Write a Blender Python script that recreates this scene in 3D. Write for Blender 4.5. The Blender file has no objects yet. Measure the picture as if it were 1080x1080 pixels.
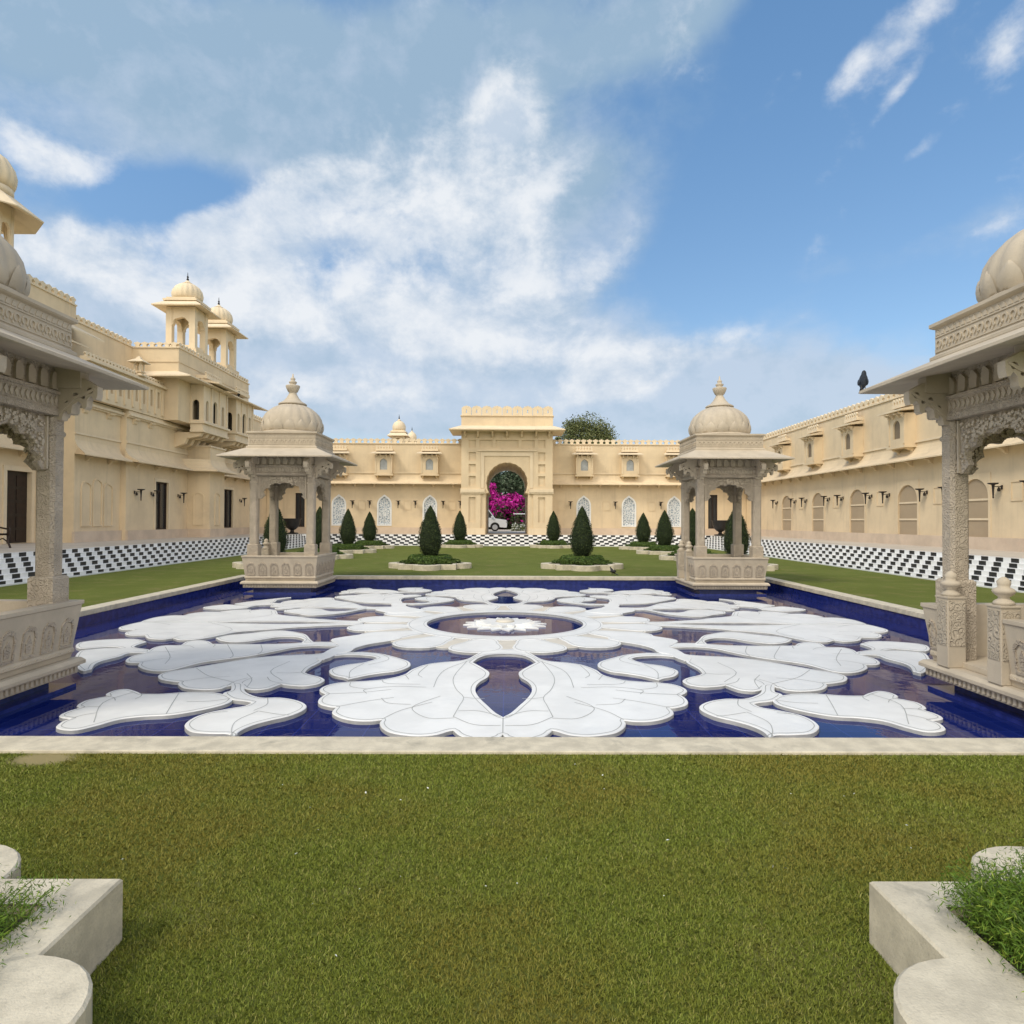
import bpy, bmesh, math, random
import numpy as np
from mathutils import Vector, Matrix
from mathutils.geometry import tessellate_polygon
R = math.radians
sc = bpy.context.scene
COL = sc.collection
rnd = random.Random(7)

# ------------------------------------------------------------------ camera
EYE = Vector((0.03, 0.0, 1.6))
cd = bpy.data.cameras.new('camera'); cam = bpy.data.objects.new('camera', cd); COL.objects.link(cam)
cd.sensor_width = 36; cd.lens = 36 * 715 / 1080; cd.clip_start = 0.05; cd.clip_end = 4000
cam.matrix_world = Matrix.Translation(EYE) @ (Matrix.Rotation(R(-0.40), 4, 'Z') @ Matrix.Rotation(R(90.72), 4, 'X') @ Matrix.Rotation(R(0.25), 4, 'Z'))
sc.camera = cam

# ------------------------------------------------------------------ light and sky
SUN_EL, SUN_AZ = 50.0, 232.0          # azimuth clockwise from +Y (the viewing direction)
sdir = Vector((math.sin(R(SUN_AZ)) * math.cos(R(SUN_EL)), math.cos(R(SUN_AZ)) * math.cos(R(SUN_EL)), math.sin(R(SUN_EL))))
sl = bpy.data.lights.new('sun', 'SUN'); so = bpy.data.objects.new('sun', sl); COL.objects.link(so)
sl.energy = 1.3; sl.angle = R(14); sl.color = (1.0, 0.93, 0.80)
so.rotation_euler = sdir.to_track_quat('Z', 'Y').to_euler()
sc.view_settings.view_transform = 'Standard'; sc.view_settings.look = 'None'
sc.view_settings.exposure = 0.5; sc.view_settings.gamma = 1.0; sc.view_settings.use_curve_mapping = False
sc.cycles.max_bounces = 6; sc.cycles.diffuse_bounces = 3; sc.cycles.glossy_bounces = 3
sc.cycles.use_denoising = True

class NT:
    """small helper to write node trees"""
    def __init__(s, tree): s.t = tree; s.n = tree.nodes; s.l = tree.links
    def node(s, typ, **kw):
        n = s.n.new(typ)
        for k, v in kw.items(): setattr(n, k, v)
        return n
    def put(s, sock, v):
        if isinstance(v, bpy.types.NodeSocket): s.l.new(v, sock)
        else: sock.default_value = v
    def math(s, op, a, b=0.0, c=0.0, clamp=False):
        n = s.n.new('ShaderNodeMath'); n.operation = op; n.use_clamp = clamp
        s.put(n.inputs[0], a); s.put(n.inputs[1], b); s.put(n.inputs[2], c)
        return n.outputs[0]
    def sstep(s, x, a, b):
        n = s.n.new('ShaderNodeMapRange'); n.interpolation_type = 'SMOOTHSTEP'
        s.put(n.inputs[0], x); s.put(n.inputs[1], a); s.put(n.inputs[2], b)
        return n.outputs[0]
    def mix(s, f, a, b, typ='RGBA', blend='MIX'):
        n = s.n.new('ShaderNodeMix'); n.data_type = 'RGBA'; n.blend_type = blend
        s.put(n.inputs[0], f)
        for i, v in ((6, a), (7, b)):
            if not isinstance(v, bpy.types.NodeSocket) and len(v) == 3: v = (*v, 1)
            s.put(n.inputs[i], v)
        return n.outputs[2]
    def noise(s, vec, scale, detail=4, rough=0.55, dist=0.0):
        n = s.n.new('ShaderNodeTexNoise'); s.l.new(vec, n.inputs['Vector'])
        n.inputs['Scale'].default_value = scale; n.inputs['Detail'].default_value = detail
        n.inputs['Roughness'].default_value = rough; n.inputs['Distortion'].default_value = dist
        return n.outputs[0]

def build_world():
    w = bpy.data.worlds.new('World'); sc.world = w; w.use_nodes = True
    w.node_tree.nodes.clear(); N = NT(w.node_tree)
    sky = N.node('ShaderNodeTexSky', sky_type='NISHITA', sun_disc=False, sun_elevation=R(SUN_EL), sun_rotation=R(SUN_AZ),
                 air_density=1.1, dust_density=0.5, ozone_density=2.2)
    bg = N.node('ShaderNodeBackground'); bg.inputs[1].default_value = 0.10
    tc = N.node('ShaderNodeTexCoord'); d = tc.outputs['Generated']
    sp = N.node('ShaderNodeSeparateXYZ'); N.l.new(d, sp.inputs[0])
    az = N.math('MULTIPLY', N.math('ARCTAN2', sp.outputs[0], sp.outputs[1]), 180 / math.pi)
    el = N.math('MULTIPLY', N.math('ARCSINE', sp.outputs[2]), 180 / math.pi)
    cv = N.node('ShaderNodeCombineXYZ')
    N.put(cv.inputs[0], N.math('MULTIPLY', az, 0.115)); N.put(cv.inputs[1], N.math('MULTIPLY', el, 0.15)); N.put(cv.inputs[2], 1.37)
    big = N.noise(cv.outputs[0], 0.8, 7, 0.55, 0.1)
    fine = N.noise(cv.outputs[0], 1.5, 9, 0.62, 0.15)
    # the same noise looked up a little towards the sun: its difference models lit and shaded billows
    cv2 = N.node('ShaderNodeVectorMath', operation='ADD'); N.l.new(cv.outputs[0], cv2.inputs[0]); cv2.inputs[1].default_value = (-0.12, 0.26, 0)
    fine2 = N.noise(cv2.outputs[0], 1.5, 9, 0.62, 0.15)
    lit = N.math('SUBTRACT', fine, fine2)
    def blob(a, e, ra, re, rot=0.0, wgt=1.0):
        da = N.math('SUBTRACT', az, a); de = N.math('SUBTRACT', el, e)
        c, s_ = math.cos(R(rot)), math.sin(R(rot))
        u = N.math('ADD', N.math('MULTIPLY', da, c / ra), N.math('MULTIPLY', de, s_ / ra))
        v = N.math('ADD', N.math('MULTIPLY', da, -s_ / re), N.math('MULTIPLY', de, c / re))
        q = N.math('ADD', N.math('MULTIPLY', u, u), N.math('MULTIPLY', v, v))
        return N.math('MULTIPLY', N.math('EXPONENT', N.math('MULTIPLY', q, -1.0)), wgt)
    def total(bl):
        t = blob(*bl[0])
        for b in bl[1:]: t = N.math('ADD', t, blob(*b))
        return t
    # bright cumulus
    cum = total(CUMULUS)
    cum = N.math('MINIMUM', cum, 0.92)
    cm = N.math('ADD', cum, N.math('MULTIPLY', N.math('SUBTRACT', N.math('ADD', N.math('MULTIPLY', big, 0.5), N.math('MULTIPLY', fine, 0.5)), 0.5), 3.0))
    cmask = N.math('MULTIPLY', N.sstep(cm, 0.24, 1.02), 0.90)
    # thin grey veil
    veil = total(VEIL)
    vm = N.math('ADD', veil, N.math('MULTIPLY', N.math('SUBTRACT', N.math('ADD', N.math('MULTIPLY', big, 0.7), N.math('MULTIPLY', fine, 0.3)), 0.5), 2.2))
    vmask = N.math('MULTIPLY', N.sstep(vm, 0.15, 1.0), 0.88)
    shade = N.math('ADD', N.math('MULTIPLY', lit, 2.6), N.math('ADD', N.math('MULTIPLY', N.math('SUBTRACT', fine, 0.5), 1.8), N.math('ADD', N.math('MULTIPLY', N.sstep(cm, 1.4, 0.6), 0.30), 0.36)), clamp=True)
    ccol = N.mix(shade, CLOUD_DIM, CLOUD_LIT)
    vcol = N.mix(N.math('ADD', N.sstep(el, 10, 36), N.math('MULTIPLY', lit, -2.0), clamp=True), VEIL_LOW, VEIL_HIGH)
    # added fill: an unseen bright sheet behind the camera lifts the shaded walls
    back = N.sstep(sp.outputs[1], 0.02, -0.45)
    vb = N.node('ShaderNodeBackground'); N.l.new(vcol, vb.inputs[0]); vb.inputs[1].default_value = 1.0
    cb = N.node('ShaderNodeBackground'); N.l.new(ccol, cb.inputs[0]); cb.inputs[1].default_value = 1.0
    tint = N.mix(1.0, sky.outputs[0], N.mix(N.sstep(el, 5, 42), SKY_LOW, SKY_HIGH), blend='MULTIPLY')
    N.l.new(tint, bg.inputs[0])
    m1 = N.node('ShaderNodeMixShader'); N.l.new(vmask, m1.inputs[0]); N.l.new(bg.outputs[0], m1.inputs[1]); N.l.new(vb.outputs[0], m1.inputs[2])
    m2 = N.node('ShaderNodeMixShader'); N.l.new(cmask, m2.inputs[0]); N.l.new(m1.outputs[0], m2.inputs[1]); N.l.new(cb.outputs[0], m2.inputs[2])
    bb = N.node('ShaderNodeBackground'); N.put(bb.inputs[0], (1.0, 0.97, 0.92, 1)); bb.inputs[1].default_value = BACK_FILL
    m3 = N.node('ShaderNodeMixShader'); N.l.new(N.math('MULTIPLY', back, N.sstep(el, -2, 10)), m3.inputs[0]); N.l.new(m2.outputs[0], m3.inputs[1]); N.l.new(bb.outputs[0], m3.inputs[2])
    out = N.node('ShaderNodeOutputWorld'); N.l.new(m3.outputs[0], out.inputs[0])
CLOUD_DIM, CLOUD_LIT, VEIL_LOW, VEIL_HIGH = (0.415, 0.48, 0.565), (0.62, 0.64, 0.665), (0.395, 0.462, 0.555), (0.245, 0.345, 0.445)
SKY_LOW, SKY_HIGH, BACK_FILL = (0.98, 1.04, 1.06), (1.02, 1.29, 1.36), 1.25
# azimuth, elevation, radii (degrees), tilt, weight
def px(x, y, rx, ry, rot=0, wgt=1.0):
    """where a cloud stands: read off the view as a compass bearing and an elevation"""
    a = math.atan((x - 535) / 715); e = math.atan((549 - y) / 715 * math.cos(a))
    return (math.degrees(a) - .0, math.degrees(e), rx / 715 * 57.3 * math.cos(a), ry / 715 * 57.3 * math.cos(e) ** 2, rot, wgt)
CUMULUS = [px(165, 207, 80, 20, 14, -1.0), px(172, 290, 14, 45, 0, -.5), px(85, 268, 80, 30, 0, 1.25), px(60, 178, 110, 30, -8, .8), px(265, 275, 95, 48, 18, 1.15), px(215, 310, 60, 38, 30, 1.0), px(370, 250, 120, 70, 25, .72), px(300, 200, 110, 30, 25, .55), px(560, 300, 110, 40, 10, .55), px(450, 190, 80, 50, 40, .55), px(545, 120, 42, 75, -25, .85), px(540, 230, 90, 50, 20, .65), px(330, 320, 130, 30, 0, .7),
           px(470, 350, 110, 22, 4, .75), px(665, 398, 80, 20, 14, 1.15), px(600, 375, 160, 28, 0, .6), px(745, 350, 60, 16, 0, .35), px(400, 415, 120, 26, 0, .55), px(250, 400, 60, 40, 0, .5),
           px(905, 58, 55, 17, 38, .70), px(965, 20, 60, 20, 38, .66), px(950, 90, 36, 8, 42, .45), px(975, 149, 24, 10, 25, .55), px(1070, 25, 30, 22, 40, .6), px(1030, 240, 60, 8, 8, .35),
           (-120, 30, 30, 12, 0, .6), (110, 25, 35, 10, 0, .6)]
VEIL = [px(165, 207, 85, 26, 14, -1.1), px(180, 280, 25, 40, 0, -.6), px(150, 60, 330, 110, -5, 1.3), px(480, 50, 220, 75, 10, 1.0), px(420, 150, 150, 70, 0, .9), px(700, 15, 110, 40, 15, .8), px(560, 250, 110, 110, 20, .8), px(300, 330, 260, 60, 0, .8), px(560, 400, 280, 55, 0, 1.0), px(150, 330, 150, 30, 0, .7), px(840, 430, 160, 40, 0, .45), px(1000, 245, 110, 18, 8, .4), px(640, 200, 60, 60, 0, .4), px(535, 425, 340, 55, 0, 1.25), px(1000, 450, 300, 40, 0, .5), px(60, 250, 140, 60, 0, .6),
        (-150, 35, 50, 20, 0, .8)]
build_world()

# ------------------------------------------------------------------ mesh helpers
class Fr:
    """a frame on a facade: u along it, v up it, w out of it"""
    def __init__(s, O, U, V, W=None):
        s.O = Vector(O); s.U = Vector(U); s.V = Vector(V); s.W = Vector(W) if W else s.U.cross(s.V).normalized()
    def __call__(s, u, v, w): return s.O + s.U * u + s.V * v + s.W * w
def cat_rom(pts, k=4, closed=True):
    """round a traced outline; points carrying a third value stay sharp"""
    n = len(pts); out = []
    P = [Vector((p[0], p[1])) for p in pts]; S = [len(p) > 2 and bool(p[2]) for p in pts]
    for i in range(n if closed else n - 1):
        p1, p2 = P[i], P[(i + 1) % n]
        p0 = p1 * 2 - p2 if S[i] or (not closed and i == 0) else P[i - 1]
        p3 = p2 * 2 - p1 if S[(i + 1) % n] or (not closed and i == n - 2) else P[(i + 2) % n]
        for j in range(k):
            t = j / k
            out.append(0.5 * ((2 * p1) + (p2 - p0) * t + (2 * p0 - 5 * p1 + 4 * p2 - p3) * t * t + (3 * p1 - p0 - 3 * p2 + p3) * t ** 3))
    if not closed: out.append(P[-1])
    return [(p.x, p.y) for p in out]
def area(p): return 0.5 * sum(p[i][0] * p[(i + 1) % len(p)][1] - p[(i + 1) % len(p)][0] * p[i][1] for i in range(len(p)))
def inset(p, d):
    n = len(p); sg = 1 if area(p) > 0 else -1; out = []
    for i in range(n):
        a, b, c = Vector(p[i - 1]), Vector(p[i]), Vector(p[(i + 1) % n])
        e1 = (b - a); e2 = (c - b)
        if e1.length < 1e-6 or e2.length < 1e-6: out.append(tuple(b)); continue
        e1.normalize(); e2.normalize(); m = Vector((-e1.y - e2.y, e1.x + e2.x))
        if m.length < 1e-4: out.append(tuple(b)); continue
        m.normalize(); q = b + m * sg * d; out.append((q.x, q.y))
    return out
class MB:
    def __init__(s): s.v = []; s.f = []; s.s = []
    def add(s, V, F, sm=False):
        o = len(s.v); s.v += [tuple(p) for p in V]; s.f += [tuple(i + o for i in f) for f in F]; s.s += [sm] * len(F); return s
    def box(s, x0, x1, y0, y1, z0, z1, fr=None):
        V = [(x0, y0, z0), (x1, y0, z0), (x1, y1, z0), (x0, y1, z0), (x0, y0, z1), (x1, y0, z1), (x1, y1, z1), (x0, y1, z1)]
        if fr: V = [fr(*p) for p in V]
        return s.add(V, [(0, 3, 2, 1), (4, 5, 6, 7), (0, 1, 5, 4), (1, 2, 6, 5), (2, 3, 7, 6), (3, 0, 4, 7)])
    def prism(s, outer, w0, w1, fr=None, holes=(), cham=0.0, sm=False):
        fr = fr or (lambda u, v, w: (u, v, w))
        loops = [list(outer)] + [list(h) for h in holes]
        if area(loops[0]) < 0: loops[0].reverse()
        for h in loops[1:]:
            if area(h) > 0: h.reverse()
        tri = tessellate_polygon([[Vector((p[0], p[1], 0)) for p in l] for l in loops])
        flat = [p for l in loops for p in l]; n = len(flat)
        rings = [[(p[0], p[1], w0) for p in flat]]
        if cham:
            ins = [q for l in loops for q in inset(l, cham)]
            rings.append([(p[0], p[1], w1 - cham * 0.9) for p in flat]); rings.append([(p[0], p[1], w1) for p in ins])
        else: rings.append([(p[0], p[1], w1) for p in flat])
        V = [fr(*p) for r in rings for p in r]; last = (len(rings) - 1) * n
        F = []
        for t in tri:
            a, b, c = [flat[i] for i in t]
            if (b[0] - a[0]) * (c[1] - a[1]) - (c[0] - a[0]) * (b[1] - a[1]) < 0: t = (t[0], t[2], t[1])
            F.append((t[2], t[1], t[0])); F.append((t[0] + last, t[1] + last, t[2] + last))
        o = 0
        for l in loops:
            m = len(l)
            for r in range(len(rings) - 1):
                for i in range(m):
                    j = (i + 1) % m
                    F.append((r * n + o + i, r * n + o + j, (r + 1) * n + o + j, (r + 1) * n + o + i))
            o += m
        return s.add(V, F, sm)
    def sweep(s, prof, path_pts, fr=None, closed=False):
        """prof: list of (out, up); path_pts: list of (x, y, nx, ny)"""
        m = len(prof); V = []
        for (x, y, nx, ny) in path_pts:
            for (o, z) in prof: V.append((x + nx * o, y + ny * o, z))
        k = len(path_pts); F = []
        for i in range(k if closed else k - 1):
            a, b = i * m, ((i + 1) % k) * m
            for j in range(m): F.append((a + j, a + (j + 1) % m, b + (j + 1) % m, b + j))
        if not closed: F.append(tuple(range(m))[::-1]); F.append(tuple((k - 1) * m + j for j in range(m)))
        return s.add(V, F)
    def loft(s, rings, cap=True, sm=False):
        m = len(rings[0]); V = [p for r in rings for p in r]; F = []
        for i in range(len(rings) - 1):
            for j in range(m): F.append((i * m + j, i * m + (j + 1) % m, (i + 1) * m + (j + 1) % m, (i + 1) * m + j))
        if cap: F.append(tuple(range(m))[::-1]); F.append(tuple((len(rings) - 1) * m + j for j in range(m)))
        return s.add(V, F, sm)
    def square(s, prof, cx=0, cy=0):
        """a stack of squares: prof = [(half, z)]"""
        return s.loft([[(cx - h, cy - h, z), (cx + h, cy - h, z), (cx + h, cy + h, z), (cx - h, cy + h, z)] for h, z in prof])
    def lathe(s, prof, seg=24, cx=0, cy=0, rib=None, sm=True, cap=True):
        rings = []
        for r, z in prof:
            ring = []
            for j in range(seg):
                a = 2 * math.pi * j / seg; q = r * (rib(a, z) if rib else 1)
                ring.append((cx + q * math.cos(a), cy + q * math.sin(a), z))
            rings.append(ring)
        return s.loft(rings, cap, sm)
    def tube(s, pts, r, seg=8, sm=True):
        pts = [Vector(p) for p in pts]; rs = r if isinstance(r, (list, tuple)) else [r] * len(pts); rings = []
        up = Vector((0, 0, 1))
        for i, p in enumerate(pts):
            t = (pts[min(i + 1, len(pts) - 1)] - pts[max(i - 1, 0)]).normalized()
            a = t.cross(up if abs(t.z) < 0.95 else Vector((1, 0, 0))).normalized(); b = t.cross(a)
            rings.append([tuple(p + (a * math.cos(2 * math.pi * j / seg) + b * math.sin(2 * math.pi * j / seg)) * rs[i]) for j in range(seg)])
        return s.loft(rings, True, sm)
    def ball(s, c, rx, ry=None, rz=None, seg=16, rings=10):
        ry = ry or rx; rz = rz or rx; L = []
        for i in range(1, rings):
            t = math.pi * i / rings
            L.append([(c[0] + rx * math.sin(t) * math.cos(2 * math.pi * j / seg), c[1] + ry * math.sin(t) * math.sin(2 * math.pi * j / seg), c[2] - rz * math.cos(t)) for j in range(seg)])
        return s.loft(L, True, True)
    def build(s, name, m, parent=None, bevel=0.0, pinv=None, seg=2):
        me = bpy.data.meshes.new(name); me.from_pydata(s.v, [], s.f)
        bm = bmesh.new(); bm.from_mesh(me); bmesh.ops.recalc_face_normals(bm, faces=bm.faces)
        bm.to_mesh(me); bm.free()
        me.polygons.foreach_set('use_smooth', s.s); me.update()
        for q in (m if isinstance(m, (list, tuple)) else [m]): me.materials.append(q)
        o = bpy.data.objects.new(name, me); COL.objects.link(o)
        if parent is not None:
            o.parent = parent
            if parent.type == 'EMPTY': o.matrix_parent_inverse = Matrix.Translation(-parent.location)
        if bevel:
            b = o.modifiers.new('bevel', 'BEVEL'); b.width = bevel; b.segments = seg; b.limit_method = 'ANGLE'; b.angle_limit = R(40)
        return o
def thing(name, label, cat, loc=(0, 0, 0), group=None):
    o = bpy.data.objects.new(name, None); COL.objects.link(o); o.location = loc; o.empty_display_size = 0.2
    return tag(o, label, cat, group)
def tag(o, label, cat, group=None):
    o['label'] = label; o['category'] = cat
    if group: o['group'] = group
    return o
def struct(o): o['kind'] = 'structure'; return o
KIDS = {}
def kids(o): return [c for c in bpy.data.objects if c.parent == o]
def copy_tree(o, parent=None):
    c = o.copy(); COL.objects.link(c)
    if parent is not None: c.parent = parent
    ch = KIDS.get(o.name)
    if ch is None: ch = KIDS[o.name] = kids(o)
    for k in ch: copy_tree(k, c)
    return c
def copy_thing(o, loc, label, rz=0.0, sc_=1.0, group=None):
    c = copy_tree(o); c.location = loc; c.rotation_euler = (0, 0, rz); c.scale = (sc_,) * 3 if not isinstance(sc_, tuple) else sc_; c['label'] = label
    if group: c['group'] = group
    return c

# ------------------------------------------------------------------ materials
def mat(name, base, rough=0.8, var=0.10, scale=2.0, bump=0.15, bscale=60.0, bdist=0.004, carve=0.0, cscale=22.0, stain=None, stain_amt=0.0, spec=0.4, fleck=0.0, streak=0.0):
    m = bpy.data.materials.new(name); m.use_nodes = True; N = NT(m.node_tree); N.n.clear()
    b = N.node('ShaderNodeBsdfPrincipled'); o = N.node('ShaderNodeOutputMaterial'); N.l.new(b.outputs[0], o.inputs[0])
    tc = N.node('ShaderNodeTexCoord').outputs['Object']
    n1 = N.noise(tc, scale, 6, 0.6)
    c = N.mix(N.sstep(n1, 0.3, 0.7), tuple(x * (1 - var) for x in base), tuple(min(1, x * (1 + var)) for x in base))
    if stain:
        n2 = N.noise(tc, scale * 0.45, 9, 0.74, 0.6)
        c = N.mix(N.math('MULTIPLY', N.sstep(n2, 0.52, 0.72), stain_amt), c, stain)
        if streak:
            mp = N.node('ShaderNodeMapping'); N.l.new(tc, mp.inputs[0]); mp.inputs['Scale'].default_value = (2.2, 2.2, 0.16)
            n4 = N.noise(mp.outputs[0], 1.0, 8, 0.7, 0.2)
            c = N.mix(N.math('MULTIPLY', N.sstep(n4, 0.50, 0.70), streak), c, tuple(x * 0.78 for x in stain))
    if fleck:
        n3 = N.noise(tc, 90, 2, 0.5)
        c = N.mix(N.math('MULTIPLY', N.sstep(n3, 0.5, 0.75), fleck), c, tuple(x * 0.72 for x in base))
    N.l.new(c, b.inputs['Base Color']); b.inputs['Roughness'].default_value = rough; b.inputs['Specular IOR Level'].default_value = spec
    h = N.math('MULTIPLY', N.noise(tc, bscale, 5, 0.6), bump)
    dist = bdist
    if carve:
        warp = N.node('ShaderNodeVectorMath', operation='ADD'); N.l.new(tc, warp.inputs[0])
        nz = N.node('ShaderNodeTexNoise'); N.l.new(tc, nz.inputs['Vector']); nz.inputs['Scale'].default_value = cscale * 0.35
        sc2 = N.node('ShaderNodeVectorMath', operation='SCALE'); N.l.new(nz.outputs[1], sc2.inputs[0]); sc2.inputs['Scale'].default_value = 0.09
        N.l.new(sc2.outputs[0], warp.inputs[1])
        vo = N.node('ShaderNodeTexVoronoi', feature='DISTANCE_TO_EDGE'); N.l.new(warp.outputs[0], vo.inputs['Vector']); vo.inputs['Scale'].default_value = cscale
        v2 = N.node('ShaderNodeTexVoronoi', feature='F1'); N.l.new(warp.outputs[0], v2.inputs['Vector']); v2.inputs['Scale'].default_value = cscale
        rings = N.math('SINE', N.math('MULTIPLY', v2.outputs[0], 14.0))
        h = N.math('ADD', h, N.math('MULTIPLY', N.sstep(rings, -0.5, 0.6), carve)); dist = 0.022
    bp = N.node('ShaderNodeBump'); bp.inputs['Strength'].default_value = 0.9; bp.inputs['Distance'].default_value = dist
    N.l.new(h, bp.inputs['Height']); N.l.new(bp.outputs[0], b.inputs['Normal'])
    return m
M = {}
M['plaster'] = mat('cream_plaster', (0.70, 0.555, 0.365), 0.85, 0.07, 0.9, 0.2, 40, stain=(0.56, 0.44, 0.30), stain_amt=0.5, streak=0.32)
M['trim'] = mat('pale_cream_trim', (0.74, 0.605, 0.42), 0.8, 0.05, 1.3, 0.2, 50, stain=(0.60, 0.48, 0.34), stain_amt=0.35, streak=0.35)
M['plinth'] = mat('pale_plinth_stone', (0.60, 0.475, 0.355), 0.7, 0.10, 1.2, 0.25, 30, stain=(0.52, 0.36, 0.26), stain_amt=0.5)
M['terrace'] = mat('terrace_stone', (0.56, 0.49, 0.40), 0.6, 0.08, 0.8, 0.2, 30)
M['stone'] = mat('buff_sandstone', (0.50, 0.425, 0.322), 0.82, 0.10, 2.5, 0.5, 90, 0.004, stain=(0.42, 0.35, 0.27), stain_amt=0.6, fleck=0.25)
M['carved'] = mat('carved_sandstone', (0.50, 0.425, 0.322), 0.85, 0.12, 4.0, 0.4, 90, 0.004, carve=0.9, cscale=15, stain=(0.40, 0.33, 0.255), stain_amt=0.6)
M['carved_fine'] = mat('finely_carved_sandstone', (0.50, 0.42, 0.322), 0.85, 0.12, 4.0, 0.4, 90, 0.004, carve=1.0, cscale=19, stain=(0.42, 0.34, 0.265), stain_amt=0.5)
M['kerb'] = mat('cream_kerb_stone', (0.575, 0.51, 0.385), 0.75, 0.16, 7.0, 0.6, 110, 0.005, stain=(0.34, 0.31, 0.24), stain_amt=0.9, fleck=0.4)
M['white'] = mat('white_marble', (0.78, 0.775, 0.75), 0.35, 0.06, 2.2, 0.1, 30, 0.002, stain=(0.66, 0.67, 0.67), stain_amt=0.6, spec=0.4)
M['marble_edge'] = mat('grey_marble_edge', (0.44, 0.44, 0.425), 0.6, 0.15, 5)  # grey for the slab side faces, darker than the tops
M['beige'] = mat('beige_marble', (0.66, 0.60, 0.50), 0.35, 0.06, 3, 0.1, 30, 0.002)
M['joint'] = mat('marble_joint', (0.42, 0.42, 0.40), 0.8, 0.1)
M['iron'] = mat('black_iron', (0.022, 0.016, 0.013), 0.5, 0.2)
M['bronze'] = mat('dark_bronze', (0.014, 0.012, 0.011), 0.5, 0.3, 5)
M['darkpane'] = mat('dim_pane', (0.20, 0.15, 0.095), 0.6, 0.1)
M['wood'] = mat('dark_wood', (0.026, 0.014, 0.009), 0.5, 0.3, 6)
M['door'] = mat('dark_door_wood', (0.022, 0.014, 0.010), 0.45, 0.3, 6)
M['taupe'] = mat('taupe_panel', (0.40, 0.305, 0.20), 0.7, 0.05, 1.0)
M['dark'] = mat('dark_interior', (0.03, 0.024, 0.018), 0.8, 0.2)
M['soil'] = mat('soil', (0.075, 0.06, 0.035), 0.95, 0.3, 10, 1.0, 40, 0.02)
M['roof'] = mat('flat_roof_screed', (0.5, 0.42, 0.32), 0.9, 0.08)
M['bark'] = mat('bark', (0.10, 0.075, 0.05), 0.9, 0.25, 9, 1.0, 30, 0.02)
M['car_white'] = mat('white_car_paint', (0.80, 0.81, 0.82), 0.25, 0.01, 1, 0, spec=0.6)
M['rubber'] = mat('black_rubber', (0.02, 0.02, 0.02), 0.8, 0.1)
M['chrome'] = mat('grey_metal', (0.45, 0.45, 0.46), 0.35, 0.05)
def glass(name, col, rough=0.08):
    m = mat(name, col, rough, 0.15, 1.0, 0.0, spec=0.7); return m
M['glass'] = glass('dark_glass', (0.03, 0.032, 0.034))
M['greyglass'] = mat('pale_grey_screen', (0.36, 0.37, 0.36), 0.45, 0.15, 6)

def tile_mat():
    m = bpy.data.materials.new('cobalt_tile'); m.use_nodes = True; N = NT(m.node_tree); b = m.node_tree.nodes['Principled BSDF']
    tc = N.node('ShaderNodeTexCoord').outputs['Object']
    mp = N.node('ShaderNodeVectorMath', operation='SCALE'); N.l.new(tc, mp.inputs[0]); mp.inputs['Scale'].default_value = 1.0
    ck = N.noise(tc, 9, 2, 0.5)
    c = N.mix(N.sstep(ck, 0.3, 0.7), (0.010, 0.018, 0.115), (0.022, 0.034, 0.20))
    N.l.new(c, b.inputs['Base Color']); b.inputs['Roughness'].default_value = 0.18
    return m
M['tile'] = tile_mat()
def water_mat():
    m = bpy.data.materials.new('pool_water'); m.use_nodes = True; N = NT(m.node_tree); b = m.node_tree.nodes['Principled BSDF']
    tc = N.node('ShaderNodeTexCoord').outputs['Object']
    br = N.node('ShaderNodeTexBrick'); N.l.new(tc, br.inputs['Vector']); br.offset = 0.0
    br.inputs['Color1'].default_value = (0.005, 0.012, 0.095, 1); br.inputs['Color2'].default_value = (0.007, 0.015, 0.115, 1); br.inputs['Mortar'].default_value = (0.014, 0.026, 0.16, 1)
    br.inputs['Scale'].default_value = 1.0; br.inputs['Mortar Size'].default_value = 0.006; br.inputs['Brick Width'].default_value = 0.3; br.inputs['Row Height'].default_value = 0.3
    N.l.new(br.outputs[0], b.inputs['Base Color']); b.inputs['Roughness'].default_value = 0.02; b.inputs['IOR'].default_value = 1.30; b.inputs['Specular IOR Level'].default_value = 0.20
    n = N.noise(tc, 3.0, 3, 0.5); n2 = N.noise(tc, 14.0, 2, 0.5)
    bp = N.node('ShaderNodeBump'); bp.inputs['Strength'].default_value = 0.25; bp.inputs['Distance'].default_value = 0.006
    N.l.new(N.math('ADD', n, N.math('MULTIPLY', n2, 0.15)), bp.inputs['Height']); N.l.new(bp.outputs[0], b.inputs['Normal'])
    return m
M['water'] = water_mat()
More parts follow.
